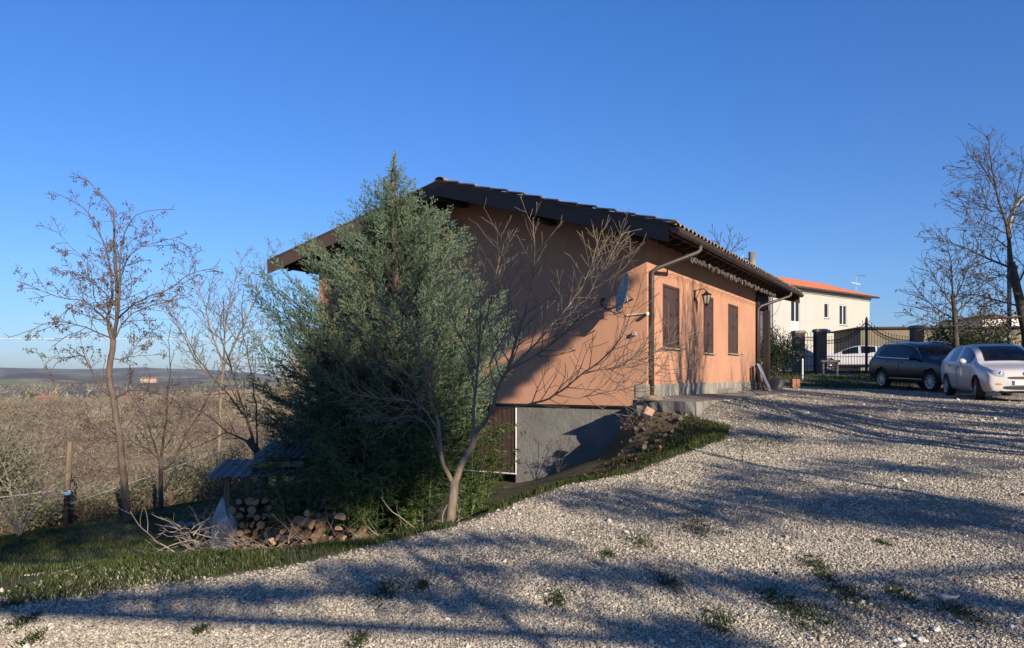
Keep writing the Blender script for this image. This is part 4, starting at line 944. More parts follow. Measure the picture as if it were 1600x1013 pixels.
def log_mesh(seed):
    rs = random.Random(seed); k = 9; mb = MB(); split = seed % 3; ang = [2*math.pi*i/k for i in range(k)]
    prof = [1+rs.uniform(-.12, .12) for _ in ang]; pr = []
    for a, p in zip(ang, prof):
        x, z = math.cos(a)*p, math.sin(a)*p
        if split == 1: z = max(z, -.15)
        if split == 2: z = max(z, -.3+x*.6)
        pr.append((x, z))
    V = []
    for y, s in ((-1, 1), (-.3, 1.04), (.4, .98), (1, 1)): V += [(x*s, y, z*s) for x, z in pr]
    mb.add(V, [[i+r_*k, (i+1) % k+r_*k, (i+1) % k+(r_+1)*k, i+(r_+1)*k] for r_ in range(3) for i in range(k)], 0)
    mb.add(V[:k], [list(range(k))], 1); mb.add(V[-k:], [list(range(k))], 1)
    me = mb.build('firewood_log', [MAT['logbark'], MAT['endgrain']]); return me
protos = [log_mesh(i) for i in range(5)]
rs = random.Random(14); cnt = 0; used = set()
def place_log(p, r, L, yaw, label, grp, tilt=0):
    global cnt
    i = rs.randrange(5); o = protos[i] if i not in used else protos[i].copy()
    if i in used: link(o)
    used.add(i); o.location = p; o.scale = (r, L, r); o.rotation_euler = (tilt, rs.uniform(0, 6.28) if False else rs.uniform(-.9, .9), yaw); tag(o, label, 'log', grp); cnt += 1
# stack inside the shed
for row in range(8):
    for c in range(14):
        if rs.random() < .1: continue
        r = rs.uniform(.032, .052); q = Matrix.Rotation(R(8), 3, 'Z') @ Vector((-.25+c*.10+(row % 2)*.05, -.38+rs.uniform(-.04, .04), .05+row*.09))
        place_log(b0+q, r, .2, rs.uniform(-.1, .2), 'split firewood log in the stack under the corrugated roof', 'logs stacked in the woodshed')
# loose heap in front, right of the shed
for i in range(150):
    px = rs.uniform(415, 618); d = rs.uniform(7.4, 8.4); p = at_px(px, d); hgt = max(.04, .62*math.exp(-((px-510)/80)**2)-.25*abs(d-7.9))
    p.z += rs.uniform(.02, 1)*hgt; place_log(p, rs.uniform(.028, .058), rs.uniform(.10, .17), rs.uniform(-1.0, 1.0), 'cut firewood log in the loose heap below the bamboo', 'logs in the loose heap', rs.uniform(-.4, .4))
# crumpled plastic sheet over a stake
def tarp():
    p = at_px(349, 8.6); rs = random.Random(5); root = empty('plastic_sheet', p, 0, 'crumpled grey plastic sheet hanging over a stake at the left corner of the woodshed', 'sheet')
    k = 28; n = 16; V = []; hgt = .66
    for j in range(n):
        t = j/(n-1); rr = .012+.105*min(1, t*2.6)**.8*(1-.12*t)
        if t > .5: rr *= 1-.1*math.sin(t*9)
        for i in range(k):
            a = 2*math.pi*i/k; f = 1+.22*math.sin(a*5+t*3)+.12*math.sin(a*9-t*7)+rs.uniform(-.09, .09)
            V.append((rr*f*math.cos(a)+.03*math.sin(t*5)*t, rr*f*math.sin(a)*.8, hgt*(1-t)+rs.uniform(-.008, .008)))
    mb = MB(); mb.add(V, [[i+j*k, (i+1) % k+j*k, (i+1) % k+(j+1)*k, i+(j+1)*k] for j in range(n-1) for i in range(k)])
    mb.build('sheet', simple('grey_plastic_sheet', (.40, .41, .42), (.20, .21, .23), 6, .35, spec=.6), root, fixn=False)
    mb = MB(); mb.cyl((0, 0, -.1), (.0, 0, hgt+.03), .012, 8); mb.build('stake', MAT['postwood'], root)
tarp()
def brush(name, pxs, d, n, h, seed, mat, label, L=(.3, .9)):
    rs = random.Random(seed); T = Tree(seed, up=.0, wander=.5, levels=1, ratio=.5, dens=(5,), ang=(25, 60), minr=.0022, seg=.08, k=(4, 3)); c = at_px(sum(pxs)/2, d)
    for i in range(n):
        p = at_px(rs.uniform(*pxs), d+rs.uniform(-.35, .35)); p.z += rs.uniform(0, h*.5); a = rs.uniform(0, 6.28)
        T.grow(p-c, Vector((math.cos(a), math.sin(a)*.7, rs.uniform(-.05, .8)*h)), rs.uniform(*L), rs.uniform(.004, .011), 0)
    r = T.mesh(name, MAT[mat], None); r.location = c; tag(r, label, 'branches')
brush('brush_pile', (270, 350), 7.6, 34, .75, 81, 'bark_p', 'heap of dry pale twigs on the grass in front of the plastic sheet', (.3, .8))
brush('brush_pile', (350, 560), 7.2, 60, .35, 82, 'bark', 'layer of fallen brown branches at the foot of the firewood heap')
brush('brush_pile', (560, 720), 7.1, 22, .3, 83, 'bark_p', 'dry sticks lying between the cypress trunk and the gravel edge', (.3, .7))
MAT['rubble'] = simple('earthy_rubble', (.15, .125, .095), (.08, .066, .05), 9, .95, bmp=.01)
def rock(name, p, s, mat, label, cat, group=None, seed=0, sub=2):
    bm = bmesh.new(); bmesh.ops.create_icosphere(bm, subdivisions=sub, radius=1); off = Vector((seed*3.1, seed*1.7, 0))
    for v in bm.verts:
        n = mnoise.noise(v.co*1.3+off)*.45+mnoise.noise(v.co*3+off)*.15; v.co *= 1+n; v.co.x *= s[0]; v.co.y *= s[1]; v.co.z *= s[2]
    me = bpy.data.meshes.new(name); bm.to_mesh(me); bm.free(); me.materials.append(mat); o = link(bpy.data.objects.new(name, me)); o.location = p; o.rotation_euler.z = seed
    return tag(o, label, cat, group)
for i, px in enumerate((268, 283, 303, 318, 334)):
    p = at_px(px, 11.2+.12*i); rock('edging_stone', p+Vector((0, 0, .03)), (.13, .09, .07), MAT['stone'], 'pale rounded stone in the row edging the shaded path by the woodshed', 'stone', 'stones edging the path', i+1)
MAT['whitestone'] = simple('white_limestone', (.62, .59, .53), (.42, .39, .34), 14, .85, bmp=.003)
for i, (px, py, s, lb) in enumerate([(1462, 986, .028, 'white stone at the lower right, the upper one of three big chips'), (1440, 1003, .032, 'broad flat white stone at the bottom edge, lower right'), (1402, 1002, .026, 'white stone at the bottom edge, leftmost of the big chips'),
        (1408, 1011, .026, 'white stone half cut by the bottom edge'), (1213, 897, .02, 'dark flat scrap lying on the gravel in the right foreground')]):
    p = ground_px(px, py); rock('stone', p+Vector((0, 0, s*.3)), (s, s*.8, s*.5), MAT['whitestone'] if i < 4 else MAT['blackiron'], lb, 'stone' if i < 4 else 'scrap', None, 10+i)
p = ground_px(1484, 938); mb = MB(); mb.tube([(-.055, 0, .012), (-.03, .0, .02), (.0, 0, .017), (.035, .002, .017), (.06, .004, .024)], [.030, .020, .011, .010, .006], 10)
o = mb.build('wood_scrap', MAT['whitestone'], None, smooth=True); o.location = p; tag(o, 'bone-shaped pale scrap of wood lying on the gravel at lower right', 'wood scrap')
p = ground_px(1492, 909); rock('red_scrap', p+Vector((0, 0, .008)), (.012, .010, .008), simple('red_plastic', (.35, .02, .015), None, 5, .4), 'tiny red scrap on the gravel above the bone-shaped wood', 'scrap', None, 3)

# ------------------------------------------------------------------ grass
MAT['grassb'] = leafmat('grass_blades', [(.022, .042, .009), (.045, .078, .017), (.075, .11, .026), (.14, .13, .06)], .55, .35)
def blades(P, Hh, nr, w=.0035, lean=.5):
    n = len(P); a = nr.uniform(0, 6.283, n); D = np.stack([np.cos(a)*lean, np.sin(a)*lean, np.ones(n)], 1)*np.stack([nr.rand(n), nr.rand(n), np.ones(n)], 1); D *= (Hh*nr.uniform(.5, 1.3, n))[:, None]
    b = np.stack([-np.sin(a), np.cos(a), np.zeros(n)], 1)*(w if np.isscalar(w) else w[:, None]); m = P+D*.55+np.array([0, 0, .0]); t = P+D*1.0; t[:, :2] += D[:, :2]*.5
    V = np.stack([P-b, P+b, m+b*.8, t, m-b*.8], 1).reshape(-1, 3); return V, np.arange(5*n).reshape(n, 5)
def grass_field():
    nr = np.random.RandomState(4); parts = []
    def patch(n, xr, yr, cond, h, w):
        x = nr.uniform(*xr, n); y = nr.uniform(*yr, n); k = cond(x, y) & ~inside(x, y, POLY); x, y = x[k], y[k]
        parts.append(blades(np.stack([x, y, H(x, y)], 1), h, nr, w))
    e = lambda x, y: seg_dist(x, y, EDGE)
    patch(120000, (-6.5, -.5), (4.4, 9), lambda x, y: (e(x, y) > .04+.5*vnoise(x, y, .9, 2)*(x < -2.6)) & (e(x, y) < 1.7) & (nr.rand(len(x)) < np.maximum(.12, sstep(.62+1.1*vnoise(x, y, 1.5, 4)-.45*(x < -3.2)))), .045, .003)
    patch(90000, (-1, 3.8), (6.2, 12.6), lambda x, y: (e(x, y) > .03) & (e(x, y) < 1.2) & (vnoise(x, y, 1.9, 6) > -.3) & (seg_dist(x, y, [(0, 16), (2.3, 13.9)]) > .9), .06, .0035)
    patch(230000, (-12, -3.0), (5.5, 19), lambda x, y: (nr.rand(len(x)) < np.maximum(.30, sstep(.5+1.2*vnoise(x, y, 1.1, 8)))) & ~((x > -4.2) & (y > 7.2)), .032, .005)
    V = np.concatenate([p[0] for p in parts]); F = np.arange(len(V)).reshape(-1, 5)
    o = fast_mesh('grass', V, F, MAT['grassb'], uvrand=nr.rand(len(F))); tag(o, 'short green grass on the lawn and bank', kind='stuff')
    # thin grass by the gate
    n = 26000; x = nr.uniform(7, 24, n); y = nr.uniform(25.5, 38, n); k = (vnoise(x, y, .7, 2) > -.1); x, y = x[k], y[k]
    V, F = blades(np.stack([x, y, H(x, y)], 1), .09, nr, .012); o = fast_mesh('yard_grass', V, F, MAT['grassb'], uvrand=nr.rand(len(F))); tag(o, 'green grass between the house and the iron gate', kind='stuff')
grass_field()
TU = [(600, 928, 16, 'elongated green weed tuft in the left-hand gravel, below the forked tree'), (1000, 848, 20, 'wide low weed tuft in the middle of the gravel, left of a longer one'), (1095, 827, 24, 'long flat weed patch in the sunny gravel, right of the middle'), (1275, 886, 16, 'compact upright weed tuft in sunlit gravel in the right foreground'),
      (1160, 690, 28, 'broad weed patch on the gravel just right of the grassy bank'), (1203, 692, 18, 'weed tuft at the foot of the tall dry weed'), (1045, 912, 18, 'dark weed tuft in shade between two light gravel bands'), (868, 940, 14, 'small weed tuft on the gravel right of the elongated left one'),
      (1325, 932, 26, 'wide dark weed patch in shade in the right foreground'), (1215, 942, 22, 'ragged weed patch left of the wide dark patch in the right foreground'), (1290, 905, 12, 'thin flat weed sprig just below the compact upright tuft'), (1120, 975, 22, 'mossy weed patch near the bottom edge, centre right'),
      (1265, 970, 30, 'largest mossy weed patch near the bottom edge, beside the big white chips'), (1405, 930, 16, 'weed tuft left of the bone-shaped wood scrap'), (950, 868, 8, 'tiny weed sprig in the middle gravel'), (660, 918, 9, 'tiny weed sprig right of the elongated left tuft'), (36, 975, 14, 'weed tuft in the bottom left corner, the upper of two'),
      (50, 1003, 12, 'weed tuft in the bottom left corner, the lower of two'), (313, 988, 8, 'tiny weed tuft near the bottom edge, left'), (560, 1003, 12, 'weed tuft cut by the bottom edge, left of centre'), (1380, 850, 8, 'tiny weed sprig in the upper shaded gravel at right'), (1500, 960, 20, 'faint weed patch below the bone-shaped wood scrap')]
nr = np.random.RandomState(9); trs = random.Random(9)
for i, (px, py, s, _) in enumerate(TU):
    p = ground_px(px, py); sc = p.y/FPX; n = int(60+s*11)
    Q = np.stack([nr.normal(0, s*sc*.55, n)*(1+.6*nr.rand(n)), nr.normal(0, s*sc*1.5, n), np.zeros(n)], 1); Q[:, 2] = H(Q[:, 0]+p.x, Q[:, 1]+p.y)-p.z
    V, F = blades(Q, .020+.0005*s, nr, .0022, 1.1); o = fast_mesh('grass_tuft', V, F, MAT['grassb'], uvrand=nr.rand(len(F))*.8); o.location = p
    tag(o, _, 'weed', 'weed tufts in the gravel')
def weed(px, py, h, label, seed):
    p = ground_px(px, py); T = Tree(seed, up=.5, wander=.3, levels=1, ratio=.4, dens=(18,), ang=(30, 65), minr=.0018, seg=.05, k=(5, 3))
    T.limb([Vector((0, 0, 0)), Vector((.01, 0, h*.5)), Vector((-.02, 0, h))], .006, .003, 0); r = empty('dry_weed', p, 0, label, 'weed'); T.mesh('stems', MAT['bark'], r)
    nr = np.random.RandomState(seed); P = np.array([tuple(q[-1]) for q in T.tw]); P = np.repeat(P, 3, 0); V, F = leafquads(P, .035, nr, .35, .5); fast_mesh('dry_leaves', V, F, MAT['dryleaf'], r, uvrand=nr.rand(len(F)))
weed(1214, 688, .52, 'tall thin dry weed standing alone in the gravel right of the slab corner', 91)
weed(1160, 722, .22, 'small dry weed in the gravel below the tall thin one', 92)
brush('fallen_twig', (1150, 1215), 15.5, 6, .5, 93, 'bark_d', 'dark fallen twig on the gravel beside the pavement slab', (.3, .6))
# dead shrub and rubble below the slab end
for i in range(11):
    q = HW(rs.uniform(.1, 1.3), rs.uniform(-2.1, -1.2), 0); q.z = Hs(q.x, q.y)+rs.uniform(0, .1); rock('rubble_stone', q, (rs.uniform(.03, .085), rs.uniform(.03, .07), rs.uniform(.025, .055)), MAT['rubble'], 'broken concrete lump in the rubble under the slab end', 'rubble', 'rubble under the slab end', i)
q = HW(.85, -1.62, -.62); mb = MB(); mb.box((0, 0, 0), (.16, .06, .13), Matrix.Rotation(.5, 3, 'Y')); o = mb.build('brick_piece', simple('pale_brick', (.42, .27, .2), (.3, .2, .15), 9, .9), None, bevel=.006); o.location = HW(.55, -1.35, -.60); tag(o, 'pinkish brick piece stuck against the broken slab face', 'brick')
T = Tree(95, up=.4, wander=.6, levels=2, ratio=.6, dens=(8, 7), ang=(25, 70), minr=.003, seg=.07)
p = HW(.30, -1.35, 0); p.z = Hs(p.x, p.y); rt = empty('dead_shrub', p, 0, 'tangled dead brown shrub with curled leaves under the corner of the orange house', 'shrub')
for i in range(9): a = i*.7; T.limb([Vector((0, 0, 0)), Vector((.12*math.cos(a), .12*math.sin(a), .2)), Vector((.3*math.cos(a), .25*math.sin(a), .32+.1*math.sin(i)))], .009, .003, 0)
T.mesh('stems', MAT['bark_d'], rt); nr = np.random.RandomState(8); P = np.array([tuple(q) for tw in T.tw for q in tw[1:]]); P = P[nr.rand(len(P)) < .5]; V, F = leafquads(P, .055, nr, .5, .6); fast_mesh('dry_leaves', V, F, MAT['deadleaf'], rt, uvrand=nr.rand(len(F)))
p = HW(-1.75, -.35, 0); p.z = Hs(p.x, p.y); T = Tree(96, up=.35, wander=.25, levels=2, ratio=.5, dens=(5, 6), ang=(20, 45), minr=.0022, seg=.08)
rt = empty('bare_sapling', p, 0, 'thin dark leafless sapling in front of the grey basement wall', 'sapling')
for e in ((.25, -.1, .75), (.05, 0, .85), (-.15, 0, .5), (.4, -.1, .45)): T.limb([Vector((0, 0, 0)), Vector(e)*.5+Vector((.02, 0, .03)), Vector(e)], .008, .0025, 0)
T.mesh('stems', MAT['bark_d'], rt)
q = HW(.30, -.62, -.40); o = rock('sandbag', q, (.26, .13, .06), simple('faded_sacking', (.36, .27, .18), (.25, .19, .12), 9, .9, bmp=.004), 'slumped tan sack lying on the slab corner beside the downpipe', 'sack', None, 2.2, 3)

def litter():
    nr = np.random.RandomState(12); d = nr.uniform(3, 14, 5200); x = nr.uniform(-.75, .75, 5200)*d; e = seg_dist(x, d, EDGE); k = nr.rand(5200) < np.where(e < 1.0, .55, .10+.25*(vnoise(x, d, .8, 3) > .2)); x, d = x[k], d[k]
    P = np.stack([x, d, H(x, d)+.012], 1); D = nr.normal(0, 1, (len(x), 3)); D[:, 2] *= .25; V, F = leafquads(P, .026, nr, .45, 0, D); o = fast_mesh('leaf_litter', V, F, MAT['dryleaf'], uvrand=nr.rand(len(F))); tag(o, 'scattered dead leaves on the gravel and bank', kind='stuff')
    n = 700; t = nr.rand(n); a, b = HW(.2, -2.3, 0), HW(1.5, -1.1, 0); x = a.x+(b.x-a.x)*t+nr.normal(0, .35, n); y = a.y+(b.y-a.y)*t+nr.normal(0, .35, n); k = ~inside(x, y, POLY); x, y = x[k], y[k]
    P = np.stack([x, y, H(x, y)+.015+.03*nr.rand(len(x))], 1); V, F = leafquads(P, .06, nr, .5, 0); o = fast_mesh('dead_leaves', V, F, MAT['bankleaf'], uvrand=nr.rand(len(F))); tag(o, 'drift of dead leaves on the bank under the slab end', kind='stuff')
litter()
# ------------------------------------------------------------------ things on the house
MAT['dish'] = simple('grey_dish_paint', (.45, .47, .50), (.38, .40, .43), 6, .4)
dc = HW(-.32, -.45, 1.60); r = empty('satellite_dish', dc, 0, 'grey satellite dish seen nearly edge-on, bracketed to the gable wall near its right corner', 'satellite dish')
nrm = Vector((-.975, -.10, .20)).normalized(); mb = MB()
mb.lathe((0, 0, 0), [(.0, -.075), (.10, -.070), (.20, -.054), (.30, -.025), (.37, .004), (.385, .012), (.385, .004), (.37, -.006), (.30, -.035), (.20, -.064), (.10, -.080), (.0, -.085)], 28, nrm); mb.build('reflector', MAT['dish'], r, smooth=True)
mb = MB(); low = Vector((0, 0, -.36)); tip = nrm*.42+Vector((0, 0, -.30)); mb.tube([low, low+Vector((-.12, -.02, -.05)), tip+Vector((0, 0, -.03)), tip], .013, 8); mb.build('feed_arm', MAT['blackiron'], r, smooth=True)
mb = MB(); mb.cyl(tip+Vector((0, 0, -.03)), tip+Vector((.03, 0, .10)), .03, 12); mb.cyl(tip+Vector((.01, 0, .06)), tip+Vector((.08, .02, .10)), .022, 12); mb.build('receiver', MAT['blackiron'], r)
mb = MB(); back = -nrm*.09; wl_ = hY*.45; mb.tube([back, back+hY*.2+Vector((0, 0, -.05)), Vector((.05, 0, -.08))+wl_], .02, 8); mb.tube([back+Vector((0, 0, .12)), back+Vector((0, 0, -.15))], .024, 8); mb.box(Vector((.05, 0, -.08))+wl_, (.12, .02, .16), Matrix.Rotation(HROT, 3, 'Z')); mb.build('bracket', MAT['galv'], r)
r = empty('security_camera', HW(.03, -.06, 1.22), HROT, 'small white security camera on the corner of the orange house above the downpipe clip', 'camera')
mb = MB(); mb.beam((0, .02, 0), (.05, -.10, -.02), .05, .05); mb.build('housing', MAT['plastic_w'], r, bevel=.006)
mb = MB(); mb.cyl((-.03, .05, .0), (-.03, .07, .0), .035, 12); mb.cyl((-.03, .05, 0), (0, .0, 0), .012, 8); mb.build('mount', MAT['plastic_w'], r)
mb = MB(); mb.tube([HW(-.40, -.03, 1.20), HW(-.2, -.025, 1.215), HW(-.01, -.03, 1.22)], .011, 6); tag(mb.build('cable_conduit', MAT['plastic_w'], None), 'thin white conduit between the satellite dish and the wall corner', 'conduit')
mb = MB(); mb.span((-.035, -.09, -.035), (.035, 0, .035)); o = mb.build('junction_box', MAT['stone'], None, bevel=.006); o.location = HW(-.235, -.001, .835); o.rotation_euler.z = HROT; tag(o, 'small pale box on the gable wall below the satellite dish', 'box')
r = empty('floodlight', HW(-4.48, -.02, 3.42), HROT, 'small floodlight under the roof peak of the orange gable', 'floodlight')
mb = MB(); mb.span((-.10, -.16, -.08), (.10, -.09, .07)); mb.build('housing', MAT['blackiron'], r, bevel=.008)
mb = MB(); mb.span((-.085, -.168, -.065), (.085, -.161, .055)); mb.build('lens', MAT['dish'], r)
mb = MB(); mb.span((-.02, -.09, -.03), (.02, .02, .03)); mb.build('bracket', MAT['blackiron'], r)
# wall lantern between the first two windows: Y of px 1095
r = empty('wall_lantern', HW(0, 3.02, 1.86), HROT, 'black wall lantern on a scrolled bracket between the first and second shuttered windows', 'lantern')
mb = MB(); mb.span((0, -.03, -.14), (.02, .03, .12)); mb.tube([(.02, 0, .08), (.10, 0, .13), (.22, 0, .13), (.28, 0, .07)], .010, 8); mb.tube([(.02, 0, -.08), (.07, 0, -.04), (.09, 0, .04), (.15, 0, .12)], .008, 8); mb.build('bracket', MAT['blackiron'], r)
mb = MB(); mb.lathe((.28, 0, -.12), [(0.0, .21), (.02, .20), (.03, .17), (.115, .12), (.12, .105), (.09, .10)], 6); mb.lathe((.28, 0, -.12), [(.0, -.16), (.02, -.15), (.015, -.12), (.06, -.10), (.065, -.085), (.0, -.085)], 6)
for i in range(6): a = i*math.pi/3; mb.beam((.28+.06*math.cos(a), .06*math.sin(a), -.21), (.28+.095*math.cos(a), .095*math.sin(a), -.01), .010, .010)
mb.build('cage', MAT['blackiron'], r)
mb = MB(); mb.lathe((.28, 0, -.12), [(.054, -.085), (.088, .10)], 6); mb.build('glass', simple('lantern_glass', (.45, .42, .34), (.35, .32, .27), 9, .15, spec=.7), r)
mb = MB(); rs = random.Random(19)
for k in range(150):
    y = .55+k*.056; x, z = .60+.02*math.sin(k), ZER-.30+.02*math.sin(k*.7)
    if k % 2 == 0: mb.beam((x, y, z), (x, y+.112, ZER-.30+.02*math.sin((k+2)*.7)), .006, .006)
    l = rs.uniform(.03, .12); mb.beam((x, y, z), (x+rs.uniform(-.03, .03), y+rs.uniform(-.03, .03), z-l), .006, .006)
    mb.box((x+rs.uniform(-.01, .01), y, z-l*.8), (.010, .010, .016), Matrix.Rotation(rs.uniform(0, 3), 3, 'X'))
o = mb.build('string_lights', simple('string_light_plastic', (.22, .21, .19), (.12, .115, .105), 20, .5), None); o.location = HC; o.rotation_euler.z = HROT; tag(o, 'unlit white string lights hanging below the eave along the long wall', 'string lights')
r = empty('leaning_boards', HW(.12, 8.55, -.40), HROT, 'grey sheet and dark board leaning against the far end of the orange wall', 'boards')
mb = MB(); mb.beam((.42, -.05, .0), (.06, .0, .78), .34, .015, up=(1, 0, .4)); mb.build('grey_sheet', simple('grey_painted_sheet', (.36, .36, .40), (.26, .26, .30), 5, .5), r)
mb = MB(); mb.beam((.30, -.32, .0), (.04, -.28, .72), .16, .02, up=(1, 0, .4)); mb.build('dark_board', MAT['darkwood'], r)
r = empty('plant_pot', HW(.42, 9.75, -.42), 0, 'round mossy stone planter at the far corner of the orange house', 'planter')
mb = MB(); mb.lathe((0, 0, 0), [(0, 0), (.16, 0), (.24, .12), (.26, .28), (.24, .32), (.20, .30), (.19, .27), (0, .26)], 20); mb.build('bowl', MAT['stone'], r, smooth=True)
nr = np.random.RandomState(2); V, F = leafquads(np.stack([nr.normal(0, .1, 260), nr.normal(0, .1, 260), .30+np.abs(nr.normal(0, .06, 260))], 1), .06, nr, .3); fast_mesh('plants', V, F, MAT['dryleaf'], r, uvrand=nr.rand(len(F)))

# ------------------------------------------------------------------ masonry: brick
def brickmat(name, c1, c2, mortar, sc=1.0):
    m, nt, b = _mat(name); v = coords(nt); t = nt.nodes.new('ShaderNodeTexBrick'); t.inputs['Scale'].default_value = sc
    sx = nt.nodes.new('ShaderNodeSeparateXYZ'); nt.links.new(v, sx.inputs[0]); cb = nt.nodes.new('ShaderNodeCombineXYZ')
    nt.links.new(math_(nt, 'ADD', sx.outputs[0], sx.outputs[1]), cb.inputs[0]); nt.links.new(sx.outputs[2], cb.inputs[1]); nt.links.new(cb.outputs[0], t.inputs['Vector'])
    t.inputs['Color1'].default_value = (*c1, 1); t.inputs['Color2'].default_value = (*c2, 1); t.inputs['Mortar'].default_value = (*mortar, 1)
    t.inputs['Brick Width'].default_value = .25; t.inputs['Row Height'].default_value = .07; t.inputs['Mortar Size'].default_value = .012
    nt.links.new(t.outputs['Color'], b.inputs['Base Color']); b.inputs['Roughness'].default_value = .9; bump(nt, b, t.outputs['Fac'], -.006); return m
MAT['brick'] = brickmat('old_brick', (.13, .07, .05), (.09, .05, .04), (.12, .105, .09))
def pillar(px0, px1, d, ztop, label, rz=0.0, cap=True):
    xa, xb = (px0-CX)/FPX*d, (px1-CX)/FPX*d; w = xb-xa; x = (xa+xb)/2; g = Hs(x, d); h = ztop-g
    r = empty('brick_pillar', (x, d, g), rz, label, 'pillar', 'brick gate pillars'); mb = MB(); mb.span((-w/2, -w/2, -.3), (w/2, w/2, h-.14)); mb.build('shaft', MAT['brick'], r)
    mb = MB(); mb.span((-w/2-.05, -w/2-.05, h-.138), (w/2+.05, w/2+.05, h-.05)); mb.span((-w/2-.02, -w/2-.02, h-.048), (w/2+.02, w/2+.02, h)); mb.build('cap', MAT['concrete'], r)
DG = 36.0; zt_ = lambda y, d=DG: (HY-y)/FPX*d
pillar(1240, 1255, DG, zt_(517), 'brick gate pillar with a flat cap, left of the narrow garden gate')
pillar(1273.5, 1289, DG, zt_(514.5), 'brick gate pillar between the narrow garden gate and the wide iron gate')
pillar(1425, 1440, DG, zt_(509), 'brick gate pillar behind the blue SUV, at the right end of the iron gate')
gxp = lambda px, d=DG: (px-CX)/FPX*d
def leaf(px0, px1, ztl, ztr, label, name='iron_gate', curve=.55, ya=DG, yb=DG, deep=True):
    xa, xb = gxp(px0, ya), gxp(px1, yb); a = Vector((xa, ya, 0)); bb = Vector((xb, yb, 0)); g = max(Hs(xa, ya), Hs(xb, yb))+.06
    r = empty(name, (xa, ya, g), 0, label, 'gate', None); Dv = bb-a; L = Dv.length; Dv.normalize()
    top = lambda t: (ztl*(1-t)+ztr*t) - curve*math.sin(math.pi*t*.5 if False else math.pi*t)*.0 - g + (-curve*4*t*(1-t)*.35)
    def curv(t):     # concave sweep
        lo, hi = min(ztl, ztr), max(ztl, ztr); u = t if ztr > ztl else 1-t
        return lo+(hi-lo)*(u**2.4)-g
    mb = MB(); n = int(L/.13); P = lambda t, z: Dv*(L*t)+Vector((0, 0, z))
    for t in (0, 1): mb.tube([P(t, 0), P(t, curv(t)+.1)], .03, 6)
    mb.tube([P(0, .05), P(1, .05)], .022, 6); mb.tube([P(0, .75), P(1, .75)], .016, 6); mb.tube([P(0, .28), P(1, .28)], .014, 6)
    for off, rr in ((0, .022), (-.16, .016)): mb.tube([P(i/14, curv(i/14)+off) for i in range(15)], rr, 6)
    for i in range(1, n): t = i/n; mb.tube([P(t, .05), P(t, curv(t)+.14)], .011, 5); mb.tube([P(t, curv(t)+.13), P(t, curv(t)+.17), P(t, curv(t)+.24)], [.006, .024, .002], 5)
    for i in range(n): 
        t = (i+.5)/n; c = curv(t)-.08; mb.tube([P(t, c)+Vector((.045*math.cos(a_), 0, .045*math.sin(a_))) for a_ in np.linspace(0, 6.283, 9)], .008, 4, cap=False)
    mb.build('bars', MAT['blackiron'], r, fixn=False); return r
leaf(1291, 1352.5, zt_(532), zt_(504), 'left leaf of the wide black iron gate, in front of the distant white car')
leaf(1353.5, 1423, zt_(504), zt_(532), 'right leaf of the wide black iron gate, partly behind the blue SUV')
leaf(1256, 1272.5, zt_(527), zt_(527.1), 'narrow black iron garden gate between two brick pillars')
r = empty('gate_post', (gxp(1353), DG-.06, Hs(gxp(1353), DG)), 0, 'tall black iron post with a knob where the two gate leaves meet', 'post')
mb = MB(); hh = zt_(499)-Hs(gxp(1353), DG); mb.span((-.05, -.04, 0), (.05, .04, hh)); mb.build('shaft', MAT['blackiron'], r)
mb = MB(); mb.lathe((0, 0, hh), [(.07, 0), (.07, .02), (.03, .03), (.05, .06), (.02, .10), (0, .14)], 10); mb.build('finial', MAT['blackiron'], r)
mb = MB(); mb.span((-.13, -.09, .98), (.13, -.05, 1.28)); mb.build('lock_case', MAT['blackiron'], r)
r = empty('pillar_lamp', (gxp(1291), DG-.3, zt_(519)), 0, 'small round grey lamp on the side of the middle brick pillar', 'lamp')
mb = MB(); mb.lathe((0, 0, 0), [(0, -.1), (.07, -.08), (.10, 0), (.07, .08), (0, .1)], 14); mb.build('globe', MAT['dish'], r, smooth=True); mb = MB(); mb.beam((0, 0, 0), (-.12, .1, 0), .03, .03); mb.build('arm', MAT['blackiron'], r)
d = 31; mb = MB(); x = gxp(1254, d); g = Hs(x, d); mb.cyl((0, 0, -.1), (0, 0, (HY-562)/FPX*d-g), .035, 10); mb.lathe((0, 0, (HY-562)/FPX*d-g), [(.036, 0), (.03, .03), (0, .04)], 10)
o = mb.build('bollard', MAT['white'], None); o.location = (x, d, g); tag(o, 'short white metal post standing in front of the garden gate', 'bollard')
d = 33; mb = MB(); x = gxp(1297, d); g = Hs(x, d); z = (HY-564.5)/FPX*d-g; mb.span((-.44, -.06, z-.05), (.44, .06, z+.05)); mb.span((-.36, -.05, -.1), (-.26, .05, z-.05)); mb.span((.27, -.05, -.1), (.36, .05, z-.05))
o = mb.build('barrier_rail', simple('dull_grey_paint', (.06, .062, .065), None, 6, .6), None, bevel=.01); o.location = (x, d, g); tag(o, 'low grey rail on two feet in front of the iron gate', 'rail')
d = 24.6; x = gxp(1242, d); g = Hs(x, d); rs = random.Random(6)
for lv in range(5):
    for k in range(2):
        mb = MB(); mb.box((0, 0, 0), (.12, .25, .058)); o = mb.build('brick', simple('stacked_brick', (.34, .16, .10), (.26, .12, .08), 12, .9) if lv+k == 0 else bpy.data.materials['stacked_brick'], None, bevel=.004)
        o.location = (x-.065+k*.13+rs.uniform(-.01, .01), d, g+.03+lv*.06); o.rotation_euler.z = rs.uniform(-.1, .1); tag(o, 'red brick in the small stack on the grass beyond the pavement slab', 'brick', 'bricks in the small stack')

